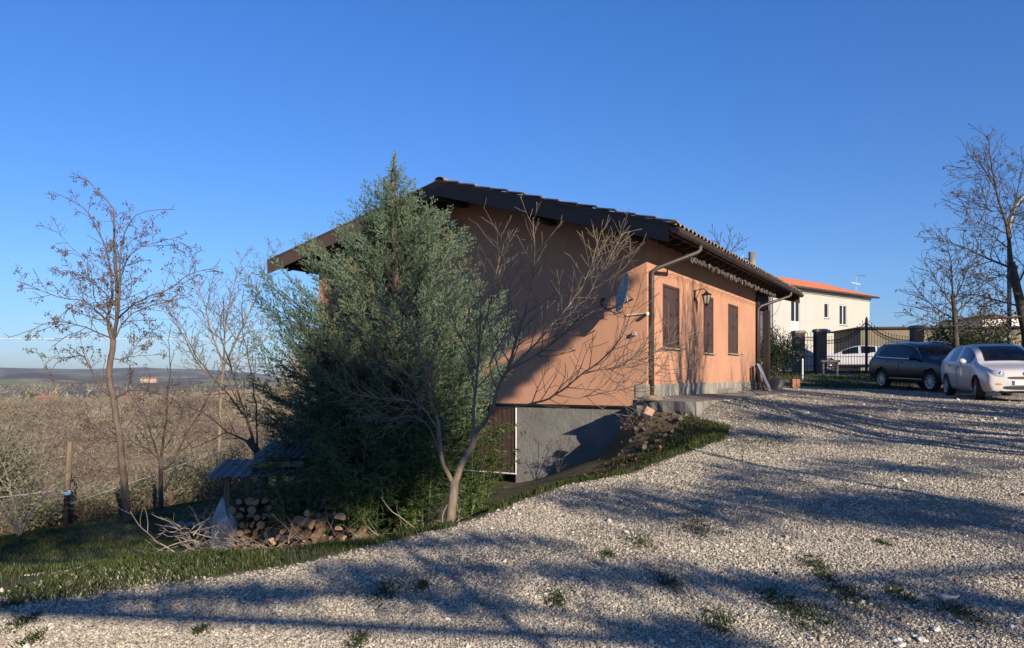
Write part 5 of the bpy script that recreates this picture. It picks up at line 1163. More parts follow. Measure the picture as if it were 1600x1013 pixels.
# ------------------------------------------------------------------ far buildings
fh = empty('cream_house', (19.3, 55.1, 0), R(38), 'two-storey cream house with terracotta roof and three white windows beyond the gate', 'house')
Lh, Dh, HE = 15.0, 8.0, 6.85
opn = [(2.70, 3.95, 3.3, 6.0), (7.54, 8.24, 4.75, 6.0), (9.92, 11.14, 4.3, 6.0)]
mb = MB(); x0 = 0
for a, b, zb, zt in opn: mb.span((x0, 0, -1), (a, .3, HE)); mb.span((a, 0, -1), (b, .3, zb)); mb.span((a, 0, zt), (b, .3, HE)); x0 = b
mb.span((x0, 0, -1), (Lh, .3, HE)); mb.build('front_wall', MAT['cream'], fh)
mb = MB(); mb.poly([(0, .3, -1), (0, Dh, -1), (0, Dh, HE), (0, Dh/2, HE+1.35), (0, .3, HE+.05)], .3, (1, 0, 0)); mb.poly([(Lh-.3, .3, -1), (Lh-.3, Dh, -1), (Lh-.3, Dh, HE), (Lh-.3, Dh/2, HE+1.35), (Lh-.3, .3, HE+.05)], .3, (1, 0, 0)); mb.span((.3, Dh-.3, -1), (Lh-.3, Dh, HE)); mb.build('side_walls', MAT['cream'], fh)
mb = MB(); mb.span((-.1, -.10, HE-.28), (Lh+.1, -.002, HE-.02)); mb.build('cornice', MAT['white'], fh)
V = []; n = 300
for (ys_, zs) in (((-.55, HE), (Dh/2, HE+1.5)), ((Dh+.5, HE), (Dh/2, HE+1.5))):
    pass
def wavy(y0, z0, y1, z1, x0, x1, n, amp=.05):
    k = 4; xs = np.linspace(x0, x1, n*k+1); rows = 12; V = []; F = []
    for r_ in range(rows*2):
        t = (r_//2+(r_ % 2))/rows; lift = .0 if r_ % 2 else .035
        for i, x in enumerate(xs): V.append((x, y0+(y1-y0)*t, z0+(z1-z0)*t+lift+amp*abs(math.sin(math.pi*i/k))))
    m_ = len(xs)
    for r_ in range(rows*2-1):
        for i in range(m_-1): F.append((r_*m_+i, r_*m_+i+1, (r_+1)*m_+i+1, (r_+1)*m_+i))
    return V, F
MAT['terracotta'] = simple('new_terracotta_tiles', (.40, .135, .065), (.30, .095, .05), 2.5, .8)
V, F = wavy(-.6, HE+.02, Dh/2, HE+1.5, -.4, Lh+.45, 70); fast_mesh('front_roof', V, F, MAT['terracotta'], fh)
V, F = wavy(Dh+.6, HE+.02, Dh/2, HE+1.5, -.4, Lh+.45, 70); fast_mesh('back_roof', V, F, MAT['terracotta'], fh)
mb = MB(); mb.poly([(-.38, -.55, HE-.06), (-.38, -.1, HE-.01), (-.38, -.1, HE+.0), (-.38, -.55, HE+.015)], Lh+.8, (1, 0, 0)); mb.build('eave_board', MAT['darkwood'], fh)
mb = MB(); mb.tube([(-.4, -.62, HE-.0), (Lh+.45, -.62, HE-.0)], .07, 8); mb.build('gutter', MAT['brownmetal'], fh)
mb = MB(); mb.tube([(-.4, Dh/2, HE+1.55), (Lh+.45, Dh/2, HE+1.55)], .11, 8); mb.build('ridge', MAT['terracotta'], fh)
for x in (.12,): mb = MB(); mb.tube([(x, -.62, HE-.05), (x, -.1, HE-.45), (x, -.1, -.2)], .05, 8); mb.build('downpipe', MAT['galv'], fh)
for a, b, zb, zt in opn:
    mb = MB(); f = .08
    mb.span((a, .05, zb), (a+f, .12, zt)); mb.span((b-f, .05, zb), (b, .12, zt)); mb.span((a+f, .05, zt-f), (b-f, .12, zt)); mb.span((a+f, .05, zb), (b-f, .12, zb+f))
    if b-a > 1: mb.span(((a+b)/2-.06, .05, zb+f), ((a+b)/2+.06, .12, zt-f)); 
    if zb < 4: mb.span((a+f, .055, zb+f), (b-f, .115, zb+1.0))
    w = mb.build('window', MAT['white'], fh); mb = MB(); mb.span((a+f, .08, zb+f), (b-f, .09, zt-f)); mb.build('pane', MAT['glassdark'], w)
    mb = MB(); mb.span((a-.08, -.06, zb-.06), (b+.08, .05, zb)); mb.build('sill', MAT['stone'], w)
r = empty('television_antenna', Vector((19.3, 55.1, 0))+Vector((.788, .616, 0))*15.0+Vector((-.616, .788, 0))*1.2+Vector((0, 0, HE+.4)), R(20), 'thin television antenna above the right end of the terracotta roof', 'antenna')
mb = MB(); mb.cyl((0, 0, -.3), (0, 0, 1.75), .025, 6); mb.build('mast', MAT['galv'], r)
mb = MB(); mb.beam((-.1, 0, 1.7), (1.2, 0, 1.75), .03, .03)
for i in range(7): mb.beam((i*.18, -.22, 1.71), (i*.18, .22, 1.71), .02, .02)
mb.beam((-.5, 0, 1.0), (.4, 0, 1.0), .02, .02); mb.beam((-.4, .1, 1.1), (.4, -.1, .9), .02, .02); mb.beam((-.2, 0, .5), (.2, 0, .62), .02, .02); mb.build('elements', MAT['galv'], r)
MAT['beigewall'] = simple('beige_rough_wall', (.20, .17, .12), (.13, .11, .08), .8, .95, bmp=.01)
bw = empty('flat_roofed_building', (gxp(1352, 50), 50, Hs(26, 50)), R(-4), 'long low beige building with a dark flat roof edge behind the iron gate and cars', 'building')
g = Hs(26, 50); ht = (HY-514)/FPX*50-g; mb = MB(); mb.span((-.3, 0, -1), (14.5, 5, ht)); mb.build('wall', MAT['beigewall'], bw)
mb = MB(); mb.span((-.5, -.25, ht+.002), (14.7, 5.2, ht+.12)); mb.build('roof_edge', MAT['darkwood'], bw)
for (a, b, zb, zt, m_) in ((1.6, 3.2, .3, 1.55, 'blackiron'), (4.2, 6.6, 0, 2.2, 'beigewall'), (7.6, 9.0, .9, 2.0, 'glassdark'), (10.2, 11.3, .2, 2.1, 'darkwood')):
    mb = MB(); mb.span((a-.08, -.05, zb-.08), (b+.08, -.002, zt+.08)); w = mb.build('window_frame', MAT['stone'], bw); mb = MB(); mb.span((a, -.06, zb), (b, -.052, zt)); mb.build('pane', MAT[m_], w)
d = 46; r = empty('white_building', (gxp(1535, 58), 58, Hs(38, 58)), R(-3), 'white building glimpsed through the dark shrubs at the right edge', 'building')
mb = MB(); mb.span((0, 0, -1), (9, 5, 4.1)); mb.build('wall', MAT['white'], r)
for x in (.9, 2.9, 5): mb = MB(); mb.span((x, -.05, 1.2), (x+.9, -.002, 2.8)); mb.build('window', MAT['glassdark'], r)
mb = MB(); mb.span((-.3, -.3, 4.1), (9.3, 5.3, 4.25)); mb.build('roof', MAT['redroof'], r)

# ------------------------------------------------------------------ utility pole, street lamp, right-hand trees
d = 27; r = empty('utility_pole', (gxp(1175, d), d, Hs(gxp(1175, d), d)), 0, 'grey concrete utility pole rising behind the roof of the orange house', 'utility pole'); hz = (HY-394)/FPX*d-Hs(gxp(1175, d), d)
mb = MB(); mb.cyl((0, 0, -.3), (0, 0, hz), .17, 14, r2=.125); mb.build('shaft', MAT['concrete'], r, smooth=False)
mb = MB(); mb.beam((-.30, 0, hz-.25), (-.1, 0, hz-.25), .04, .04); mb.beam((-.30, 0, hz-.55), (-.1, 0, hz-.55), .04, .04); mb.tube([(-.26, 0, hz-.2), (-.30, .02, hz-.4), (-.22, 0, hz-.6), (-.3, 0, hz-.8)], .014, 5); mb.lathe((-.3, 0, hz-.28), [(0, -.05), (.04, -.03), (.04, .03), (0, .05)], 8); mb.build('insulator_bracket', MAT['blackiron'], r)
a = Vector((gxp(1175, d)-.3, d, (HY-398)/FPX*d)); wire('overhead_cable', [HW(-1.5, 11.6, 3.5), a], .012, MAT['wire'], 'white twisted cable from the utility pole down to the roof', sag=.06)
wire('overhead_cable', [HW(.1, 9.2, 1.9), Vector((gxp(1220, 54), 54, zt_(470, 54)))], .012, MAT['blackiron'], 'thin dark cable from the house corner to the cream house', sag=.5)
d = 31; x = gxp(1577, d); g = Hs(x, d); r = empty('street_lamp', (x, d, g), 0, 'tall curved grey street lamp at the right edge, beside the big bare tree', 'street lamp')
zz = lambda y: (HY-y)/FPX*d-g; xx = lambda p: gxp(p, d)-x; mb = MB(); mb.tube(resample([(0, 0, -.2), (0, 0, zz(500)), (0, 0, zz(400)), (xx(1578), 0, zz(352)), (xx(1583), 0, zz(332)), (xx(1592), 0, zz(315)), (xx(1604), 0, zz(304)), (xx(1622), 0, zz(298)), (xx(1650), 0, zz(296))], .2), .085, 10); mb.build('pole', simple('lamp_pole_paint', (.16, .17, .18), (.11, .12, .13), 8, .5, .3), r, smooth=True)
mb = MB(); mb.beam((xx(1645), 0, zz(297)), (xx(1672), 0, zz(295)), .28, .12); mb.build('lamp_head', MAT['dish'], r, bevel=.02)
guided_tree('big_bare_tree', 28, [(1612, 575), (1606, 530), (1600, 500), (1590, 455), (1580, 410)], (.24, .13), [
    ([(1580, 410), (1573, 354), (1557, 300), (1548, 250), (1543, 212)], .11, .01), ([(1557, 300), (1545, 275), (1530, 255), (1516, 248)], .04, .008), ([(1572, 350), (1585, 320), (1592, 290), (1600, 250)], .05, .008),
    ([(1583, 420), (1545, 405), (1506, 387), (1480, 378), (1455, 371)], .07, .008), ([(1595, 480), (1560, 470, .5), (1520, 460, 1), (1480, 468, 1.2)], .06, .008), ([(1578, 390), (1545, 365, -.6), (1520, 350, -1), (1510, 330, -1)], .04, .008),
    ([(1588, 450), (1610, 400), (1625, 350), (1640, 300)], .06, .008), ([(1592, 465), (1570, 430, -1), (1545, 440, -1.4), (1520, 430, -1.6)], .04, .008), ([(1597, 495), (1570, 495, -1), (1540, 490, -1.6), (1500, 500, -2)], .05, .008),
    ([(1565, 330), (1548, 330), (1530, 310), (1515, 300)], .03, .008), ([(1570, 345), (1590, 350), (1605, 330)], .03, .008)], 23, 'big bare tree with a long low left limb, at the right edge of the yard', 'bark_d', 'deadleaf', 1500, .10, dens=(3.4, 2.8), dl=3.4, up=.15, twm=.0075, seg=.25, ratio=.5)
guided_tree('small_bare_tree', 27, [(1495, 590), (1494, 537), (1492, 500), (1489, 460)], (.12, .07), [
    ([(1489, 462), (1487, 430), (1485, 400), (1480, 385)], .05, .008), ([(1490, 480), (1470, 450), (1455, 425), (1445, 410)], .04, .008), ([(1491, 500), (1460, 480, .5), (1440, 460, .8), (1425, 440, 1)], .04, .008),
    ([(1489, 470), (1505, 440, -.4), (1512, 415, -.5), (1518, 400, -.6)], .04, .008), ([(1492, 510), (1465, 505, -.6), (1440, 498, -1), (1420, 490, -1)], .035, .008), ([(1491, 490), (1515, 470), (1530, 450), (1545, 430)], .04, .008), ([(1493, 520), (1520, 505), (1540, 500)], .03, .008)],
    29, 'small fine-twigged bare tree right behind the blue SUV', 'bark_d', 'deadleaf', 700, .09, dens=(3.8, 3.2), dl=2.6, up=.3, twm=.007, seg=.22)
guided_tree('bare_tree', 25, [(1130, 592), (1130, 500), (1130, 420), (1132, 398)], (.1, .05), [
    ([(1131, 400), (1125, 385), (1118, 372), (1112, 362)], .03, .007), ([(1132, 398), (1138, 380), (1142, 370), (1140, 358)], .03, .007), ([(1132, 402), (1145, 390), (1155, 382), (1160, 374)], .03, .007), ([(1131, 405), (1115, 398), (1105, 388), (1098, 380)], .03, .007)],
    33, 'bare tree behind the orange house with only its top twigs showing above the tiles', 'bark_d', None, 0, dens=(4, 3), dl=1.1, up=.4, twm=.008, seg=.2)
shrub('hedge', gxp(1213, 33), 33, 2.1, 2.6, 9500, 'ivy', 101, 'dark untrimmed hedge between the orange house and the brick pillars', None, 'hedge', size=.10, dp=1.2)
shrub('evergreen_shrub', gxp(1545, 26), 28, 3.0, 2.4, 5200, 'ivy', 102, 'dark evergreen shrub behind the two parked cars, left of the street lamp', 'evergreen shrubs behind the parked cars', size=.13)
shrub('evergreen_shrub', gxp(1592, 27), 29, 3.3, 2.6, 5200, 'ivy', 103, 'dark evergreen shrub at the right edge under the big bare tree', 'evergreen shrubs behind the parked cars', size=.13)
# ------------------------------------------------------------------ cars
from mathutils.bvhtree import BVHTree
def carpaint(name, c, c2=None, rough=.28, coat=.5): return simple(name, c, c2 or tuple(x*.94 for x in c), 5, rough, 0.0, coat=coat, spec=.4)
MAT['tyre'] = simple('tyre_rubber', (.022, .022, .022), (.014, .014, .014), 30, .85)
MAT['alloy'] = simple('alloy_rim', (.50, .50, .50), (.40, .40, .41), 10, .3, .8)
MAT['black_pl'] = simple('black_plastic', (.02, .02, .021), (.014, .014, .015), 30, .55)
MAT['lens'] = simple('headlamp_lens', (.55, .57, .60), (.30, .31, .34), 14, .08, .3, coat=.8)
MAT['amber'] = simple('amber_lens', (.60, .22, .05), None, 9, .2, coat=.5)
MAT['redlens'] = simple('red_lens', (.35, .02, .015), (.22, .01, .01), 9, .15, coat=.7)
MAT['chrome'] = simple('chrome_trim', (.75, .75, .76), (.65, .65, .66), 10, .15, 1.0)
MAT['bluep'] = simple('plate_blue', (.02, .06, .35), None, 5, .4)
def make_car(name, loc, rz, label, paint, S, tilt=0.0, wheel_r=.3, xf=.8, xr=3.3, glass=((1.36, 2.32), (2.42, 3.20)), ws=(1.02, 1.80), rw=(3.68, 3.96), spokes=10, steer=0.0, kind='hatch', plate=None, clad=False):
    root = empty(name, loc, rz, label, 'car'); root.rotation_euler = (0, tilt, rz)
    K = sorted(set([s[0] for s in S]+[g for p in glass for g in p]+list(ws)+list(rw)))
    it = lambda x, k: float(np.interp(x, [s[0] for s in S], [s[k] for s in S]))
    prof = []; NP = 11
    for x in K:
        zt, zb, w, wt, z0 = it(x, 1), it(x, 2), it(x, 3), it(x, 4), it(x, 5)
        cab = max(0, min(1, (zt-zb-.08)/.3)); zb_ = min(zb, zt-.04)
        p = [(0, z0), (w*.55, z0), (w*.90, z0+.02), (w*.985, z0+.16), (w*1.0, z0+(zb_-z0)*.55), (w*.985, zb_-.05), (w*.955*(1-cab*.0), zb_)]
        wtop = w*.86*(1-cab)+wt*cab
        p += [(wtop+(w*.95-wtop)*.45*cab+.0, zb_+(zt-zb_)*.52), (wtop, zt-.075*cab-.02*(1-cab)), (wtop*.90, zt-.018), (0, zt)]
        prof.append(p)
    V = []; nst = len(K)
    for x, p in zip(K, prof):
        for y, z in p: V.append((x, y, z))
    for x, p in zip(K, prof):
        for y, z in p: V.append((x, -y, z))
    bm = bmesh.new(); bv = [bm.verts.new(v) for v in V]; off = nst*NP
    def inr(a, b, rngs): return any(a >= r0-1e-6 and b <= r1+1e-6 for r0, r1 in rngs)
    for sgn in (0, 1):
        for i in range(nst-1):
            for j in range(NP-1):
                q = [bv[sgn*off+i*NP+j], bv[sgn*off+(i+1)*NP+j], bv[sgn*off+(i+1)*NP+j+1], bv[sgn*off+i*NP+j+1]]
                if sgn: q = q[::-1]
                f = bm.faces.new(q)
                if j in (6, 7) and inr(K[i], K[i+1], glass): f.material_index = 1
                elif j == 9 and inr(K[i], K[i+1], (ws,)): f.material_index = 2
                elif j == 9 and inr(K[i], K[i+1], (rw,)): f.material_index = 3
    for i, fl in ((0, 0), (nst-1, 1)):
        for sgn in (0, 1):
            q = [bv[sgn*off+i*NP+j] for j in range(NP)]; bm.faces.new(q if fl == sgn else q[::-1])
    cl = bm.edges.layers.float.get('crease_edge') or bm.edges.layers.float.new('crease_edge')
    for sgn in (0, 1):
        for i in range(nst-1):
            for j, cv in ((2, .4), (6, .6), (8, .7)):
                e = bm.edges.get((bv[sgn*off+i*NP+j], bv[sgn*off+(i+1)*NP+j]))
                if e: e[cl] = cv
    bmesh.ops.remove_doubles(bm, verts=bm.verts, dist=1e-5); bmesh.ops.recalc_face_normals(bm, faces=bm.faces)
    me = bpy.data.meshes.new('tmp'); bm.to_mesh(me); bm.free()
    for _ in range(5): me.materials.append(None)
    o = link(bpy.data.objects.new('tmp', me)); sm = o.modifiers.new('s', 'SUBSURF'); sm.levels = sm.render_levels = 2
    cut = []
    for xc in (xf, xr):
        m_ = MB(); m_.cyl((xc, -1.2, wheel_r), (xc, 1.2, wheel_r), wheel_r+.055, 32); c = m_.build('tmpc', [MAT['black_pl']]); c.data.polygons.foreach_set('material_index', [0]*len(c.data.polygons)); cut.append(c)
        b_ = o.modifiers.new('b', 'BOOLEAN'); b_.object = c; b_.operation = 'DIFFERENCE'; b_.solver = 'EXACT'
    dg = bpy.context.evaluated_depsgraph_get(); ev = o.evaluated_get(dg); m2 = bpy.data.meshes.new_from_object(ev)
    for c in cut+[o]: bpy.data.objects.remove(c)
    bt = bmesh.new(); bt.from_mesh(m2); bvh = BVHTree.FromBMesh(bt); bt.free()
    for idx, nm, mat in ((0, 'body', paint), (1, 'side_windows', MAT['glassdark']), (2, 'windscreen', MAT['glassdark']), (3, 'rear_window', MAT['glassdark'])):
        b2 = bmesh.new(); b2.from_mesh(m2); bmesh.ops.delete(b2, geom=[f for f in b2.faces if (f.material_index if f.material_index < 4 else 0) != idx], context='FACES')
        if idx == 1:
            for sg, part in ((1, 'left'), (-1, 'right')):
                b3 = b2.copy(); bmesh.ops.delete(b3, geom=[f for f in b3.faces if f.calc_center_median().y*sg < 0], context='FACES'); mm = bpy.data.meshes.new('side_window'); b3.to_mesh(mm); b3.free(); mm.materials.append(mat); mm.polygons.foreach_set('use_smooth', [True]*len(mm.polygons)); oo = link(bpy.data.objects.new('side_window', mm)); oo.parent = root
            b2.free(); continue
        mm = bpy.data.meshes.new(nm); b2.to_mesh(mm); b2.free(); mm.materials.clear(); mm.materials.append(mat)
        if idx == 0:
            mm.materials.append(MAT['black_pl'])
            for f in mm.polygons:
                c = f.center; rr = min(math.hypot(c.x-xf, c.z-wheel_r), math.hypot(c.x-xr, c.z-wheel_r)); inn = rr < wheel_r+.058 and abs(f.normal.y) < .5
                f.material_index = 1 if (inn or c.z < it(c.x, 5)+.03 or (clad and (c.z < it(c.x, 5)+.17 or rr < wheel_r+.11) and c.z < .75)) else 0
        else: mm.polygons.foreach_set('material_index', [0]*len(mm.polygons))
        mm.polygons.foreach_set('use_smooth', [True]*len(mm.polygons)); oo = link(bpy.data.objects.new(nm, mm)); oo.parent = root
    def proj(axis, a, b, side=1):
        if axis == 'x': h = bvh.ray_cast(Vector((-1 if side > 0 else 7, a, b)), Vector((side, 0, 0)))
        elif axis == 'y': h = bvh.ray_cast(Vector((a, 2*side, b)), Vector((0, -side, 0)))
        return (h[0], h[1]) if h[0] is not None else (None, None)
    def decal(nm, outline, axis, mat, side=1, off_=.006, rings=5, parent=None):
        cx = sum(p[0] for p in outline)/len(outline); cy = sum(p[1] for p in outline)/len(outline); V = []; n = len(outline)
        for k in range(rings+1):
            for (a, b) in outline:
                a2, b2 = cx+(a-cx)*k/rings, cy+(b-cy)*k/rings; h, nn = proj(axis, a2, b2, side)
                if h is None: return None
                V.append(h+nn*(off_*(1 if k < rings else -.3)))
        F = [[k*n+i, k*n+(i+1) % n, (k+1)*n+(i+1) % n, (k+1)*n+i] for k in range(rings) for i in range(n)]
        m_ = MB(); m_.add(V, F); return m_.build(nm, mat, parent or root, smooth=True)
    def seam(nm, pts, mat, side=1, r_=.0045):
        q = []
        for i in range(len(pts)-1):
            for t in np.linspace(0, 1, 8): 
                h, n_ = proj('y', pts[i][0]*(1-t)+pts[i+1][0]*t, pts[i][1]*(1-t)+pts[i+1][1]*t, side)
                if h is not None and (not q or (h-q[-1]).length > .003): q.append(h)
        m_ = MB(); m_.tube(q, r_, 5); return m_.build(nm, mat, root)
    def wheel(x, y, st):
        w = empty('wheel', (x, y, wheel_r), st); w.parent = root; s = 1 if y > 0 else -1; rr = wheel_r*.66
        m_ = MB(); m_.lathe((0, 0, 0), [(rr, -.10), (wheel_r*.93, -.105), (wheel_r, -.07), (wheel_r, .07), (wheel_r*.93, .105), (rr, .10), (rr*.97, .06)], 32, (0, s, 0)); m_.build('tyre', MAT['tyre'], w, smooth=True)
        m_ = MB(); m_.lathe((0, 0, 0), [(rr*1.0, .095), (rr*.95, .085), (rr*.92, .03), (0.0, .02)], 28, (0, s, 0)); m_.build('hub_back', MAT['black_pl'], w)
        m_ = MB(); m_.lathe((0, 0, 0), [(rr*1.02, .09), (rr*1.02, .104), (rr*.94, .10), (rr*.92, .07)], 32, (0, s, 0)); m_.lathe((0, 0, 0), [(.055, .04), (.055, .095), (.04, .102), (0, .102)], 14, (0, s, 0))
        for i in range(spokes):
            a = 2*math.pi*i/spokes; dx, dz = math.cos(a), math.sin(a); m_.beam((dx*.04, s*.085, dz*.04), (dx*rr*.95, s*.088, dz*rr*.95), .035 if spokes > 6 else .05, .02, up=(0, 1, 0))
        m_.build('rim', MAT['alloy'], w)
    wy = it(xf, 3)-.115
    for x in (xf, xr):
        for s in (1, -1): wheel(x, s*wy, steer if x == xf else 0)
    ell = lambda cx, cy, a, b, n=20, ex=2.0, skew=0.0: [(cx+a*math.copysign(abs(math.cos(t))**(2/ex), math.cos(t))+skew*math.sin(t), cy+b*math.copysign(abs(math.sin(t))**(2/ex), math.sin(t))) for t in np.linspace(0, 2*math.pi, n, endpoint=False)]
    return root, decal, seam, ell, it, proj
# white hatchback
SH = [(0.0, .66, .57, .72, .5, .24), (.06, .79, .66, .80, .5, .21), (.25, .84, .74, .825, .55, .20), (.6, .90, .80, .84, .6, .19), (.88, .94, .86, .845, .62, .19), (1.02, .99, .90, .845, .66, .19), (1.42, 1.27, .945, .845, .645, .19), (1.80, 1.44, .965, .845, .63, .19), (2.2, 1.49, .975, .845, .62, .19), (2.8, 1.49, .99, .845, .61, .19), (3.3, 1.465, 1.02, .84, .60, .2), (3.68, 1.40, 1.04, .83, .59, .22), (3.96, 1.10, 1.02, .81, .56, .26), (4.04, .90, .84, .78, .5, .3)]
ex = Vector((.261, .965, 0)); rz = math.atan2(.965, .261); ey = Vector((-.965, .261, 0))
gw = Hs(12.13, 19.3); loc = Vector((12.13, 19.3, gw))-ex*.82-ey*.80
c1, dec, seam, ell, it, proj = make_car('white_hatchback', loc, rz, 'white five-door hatchback parked at the right edge with its front wheels turned', carpaint('white_car_paint', (.50, .49, .49)), SH, tilt=-.02, wheel_r=.30, xf=.82, xr=3.33, spokes=12, steer=R(-12))
for s in (1, -1):
    o = dec('headlight', ell(s*.56, .70, .165, .095, 20, 2.2, s*.05), 'x', MAT['lens'], 1, .008)
    if o:
        q = dec('lamp_bulb', ell(s*.53, .70, .05, .045, 12), 'x', MAT['chrome'], 1, .014, 3, o)
    dec('fog_lamp', ell(s*.56, .43, .10, .028, 14), 'x', MAT['amber'], 1, .006, 3)
    seam('door_seam', [(1.22, .93), (1.20, .6), (1.30, .30), (2.30, .28), (2.37, .96)], MAT['black_pl'], s); seam('door_seam', [(2.39, .96), (2.37, .28), (2.95, .30), (3.12, .62), (3.14, .98)], MAT['black_pl'], s)
    dec('door_handle', ell(2.20, .84, .05, .03, 12, 3), 'y', MAT['black_pl'], s, .012, 2); dec('door_handle', ell(2.98, .88, .05, .03, 12, 3), 'y', MAT['black_pl'], s, .012, 2)
    mb = MB(); mb.lathe((1.42, s*.97, 1.0), [(0, -.10), (.05, -.08), (.085, 0), (.06, .07), (0, .09)], 12, (0, 1, .1)); mb.beam((1.42, s*.86, .98), (1.42, s*.93, .98), .03, .05); mb.build('wing_mirror', bpy.data.materials['white_car_paint'], c1, smooth=True)
dec('upper_grille', ell(0, .585, .40, .035, 24, 3), 'x', MAT['black_pl'], 1, .006); dec('lower_grille', ell(0, .34, .50, .055, 24, 3), 'x', MAT['black_pl'], 1, .006)
dec('emblem', ell(0, .685, .05, .05, 14), 'x', MAT['chrome'], 1, .01, 2)
def text(body, size, loc, rot, mat, parent, name='plate_text'):
    cu = bpy.data.curves.new(name, 'FONT'); cu.body = body; cu.size = size; cu.align_x = 'CENTER'; cu.align_y = 'CENTER'; cu.extrude = .001
    t = link(bpy.data.objects.new(name, cu)); dg = bpy.context.evaluated_depsgraph_get(); me = bpy.data.meshes.new_from_object(t.evaluated_get(dg)); bpy.data.objects.remove(t)
    me.materials.clear(); me.materials.append(mat); o = link(bpy.data.objects.new(name, me)); o.location = loc; o.rotation_euler = rot; o.parent = parent; return o
h, _ = proj('x', 0, .46, 1); xp = h.x-.012
mb = MB(); mb.span((xp, -.26, .405), (xp+.008, .26, .515)); pl = mb.build('number_plate', MAT['white'], c1)
mb = MB(); mb.span((xp-.003, .215, .408), (xp-.001, .258, .512)); mb.build('plate_band', MAT['bluep'], pl)
for nm, z in (('wiper', 0),):
    mb = MB(); 
    for y in (.35, -.2): mb.beam((1.14, y, 1.035), (1.30, y-.38, 1.14), .012, .012)
    mb.build('wipers', MAT['black_pl'], c1)
# dark blue SUV
SS = [(0.0, .86, .74, .78, .5, .30), (.05, .98, .86, .87, .5, .26), (.3, 1.04, .92, .90, .6, .25), (.8, 1.09, .98, .905, .64, .24), (1.2, 1.15, 1.04, .91, .68, .24), (1.6, 1.40, 1.05, .915, .70, .24), (1.98, 1.61, 1.06, .915, .69, .24), (2.5, 1.675, 1.07, .915, .68, .24), (3.2, 1.675, 1.09, .915, .67, .25), (3.8, 1.65, 1.12, .91, .66, .26), (4.12, 1.58, 1.14, .89, .64, .30), (4.38, 1.18, 1.06, .87, .6, .34), (4.46, 1.0, .92, .84, .55, .40)]
ex2 = Vector((-.104, .995, 0)); rz2 = math.atan2(.995, -.104); ey2 = Vector((-.995, -.104, 0)); gw = Hs(13.87, 24.5)
loc = Vector((13.87, 24.5, gw))-ex2*.88-ey2*.86
MAT['navy'] = carpaint('dark_blue_paint', (.004, .010, .030), (.003, .008, .024), .16, .0)
c2, dec, seam, ell, it, proj = make_car('blue_suv', loc, rz2, 'dark blue SUV with chrome window trim, parked left of the white hatchback', MAT['navy'], SS, tilt=-.03, wheel_r=.345, xf=.88, xr=3.56, spokes=10, glass=((1.5, 2.50), (2.60, 3.42), (3.52, 3.95)), ws=(1.2, 1.98), rw=(4.12, 4.38), clad=True)
for s in (1, -1):
    dec('headlight', ell(s*.62, .84, .15, .07, 18, 2.6, s*.04), 'x', MAT['lens'], 1, .008)
    seam('door_seam', [(1.32, 1.0), (1.30, .5), (1.40, .34), (2.50, .34), (2.54, 1.05)], MAT['black_pl'], s); seam('door_seam', [(2.57, 1.05), (2.54, .34), (3.10, .36), (3.36, .8), (3.44, 1.07)], MAT['black_pl'], s)
    seam('chrome_trim', [(1.40, 1.075), (2.5, 1.10), (3.4, 1.125), (3.95, 1.16)], MAT['chrome'], s, .012)
    seam('chrome_trim', [(1.42, 1.10), (1.75, 1.38), (2.05, 1.54), (2.6, 1.60), (3.3, 1.59), (3.75, 1.50), (4.0, 1.18)], MAT['chrome'], s, .010); seam('sill_trim', [(1.3, .40), (3.1, .40)], MAT['chrome'], s, .012)
    dec('door_handle', ell(2.36, .95, .09, .02, 12, 3), 'y', MAT['navy'], s, .02, 2); dec('door_handle', ell(3.22, .98, .09, .02, 12, 3), 'y', MAT['navy'], s, .02, 2)
    dec('tail_light', ell(4.28, .98, .10, .08, 12, 3), 'y', MAT['redlens'], s, .01, 3)
    mb = MB(); mb.lathe((1.62, s*1.03, 1.12), [(0, -.11), (.07, -.09), (.10, 0), (.07, .08), (0, .10)], 12, (0, 1, .1)); mb.beam((1.62, s*.88, 1.08), (1.62, s*.98, 1.08), .04, .06); mb.build('wing_mirror', MAT['navy'], c2, smooth=True)
    mb = MB(); mb.tube([(1.95, s*.62, 1.60), (2.1, s*.62, 1.66), (2.8, s*.61, 1.70), (3.7, s*.60, 1.67), (3.95, s*.59, 1.59)], .018, 8); mb.build('roof_rail', MAT['chrome'], c2)
dec('upper_grille', ell(0, .80, .42, .05, 24, 3), 'x', MAT['black_pl'], 1, .006); dec('lower_grille', ell(0, .48, .55, .08, 24, 3), 'x', MAT['black_pl'], 1, .006)
# distant white car behind the gate (rear to the right)
SC3 = [(0.0, .66, .55, .64, .5, .28), (.06, .78, .66, .74, .5, .24), (.3, .90, .80, .82, .6, .22), (.8, .99, .90, .87, .62, .2), (1.2, 1.06, .97, .88, .62, .2), (1.6, 1.30, 1.0, .88, .62, .2), (2.05, 1.50, 1.02, .88, .60, .2), (2.6, 1.56, 1.04, .88, .59, .2), (3.2, 1.53, 1.09, .87, .57, .22), (3.7, 1.42, 1.14, .85, .54, .26), (4.05, 1.12, 1.05, .80, .5, .32), (4.13, .9, .85, .74, .5, .4)]
d3 = 45; x3 = gxp(1329, d3); ang = R(20)      # local +x (rearward) points right
ex3 = Vector((math.cos(ang), -math.sin(ang), 0)); loc3 = Vector((x3, d3, Hs(x3, d3)))-ex3*2.0
c3, dec, seam, ell, it, proj = make_car('white_car', loc3, -ang, 'white compact car with a red tail light, seen from the side behind the iron gate', carpaint('white_car_paint_far', (.5, .51, .53)), SC3, wheel_r=.33, xf=.82, xr=3.4, spokes=8, glass=((1.5, 2.42), (2.50, 3.3), (3.38, 3.6)), ws=(1.2, 2.05), rw=(3.7, 4.05), clad=True)
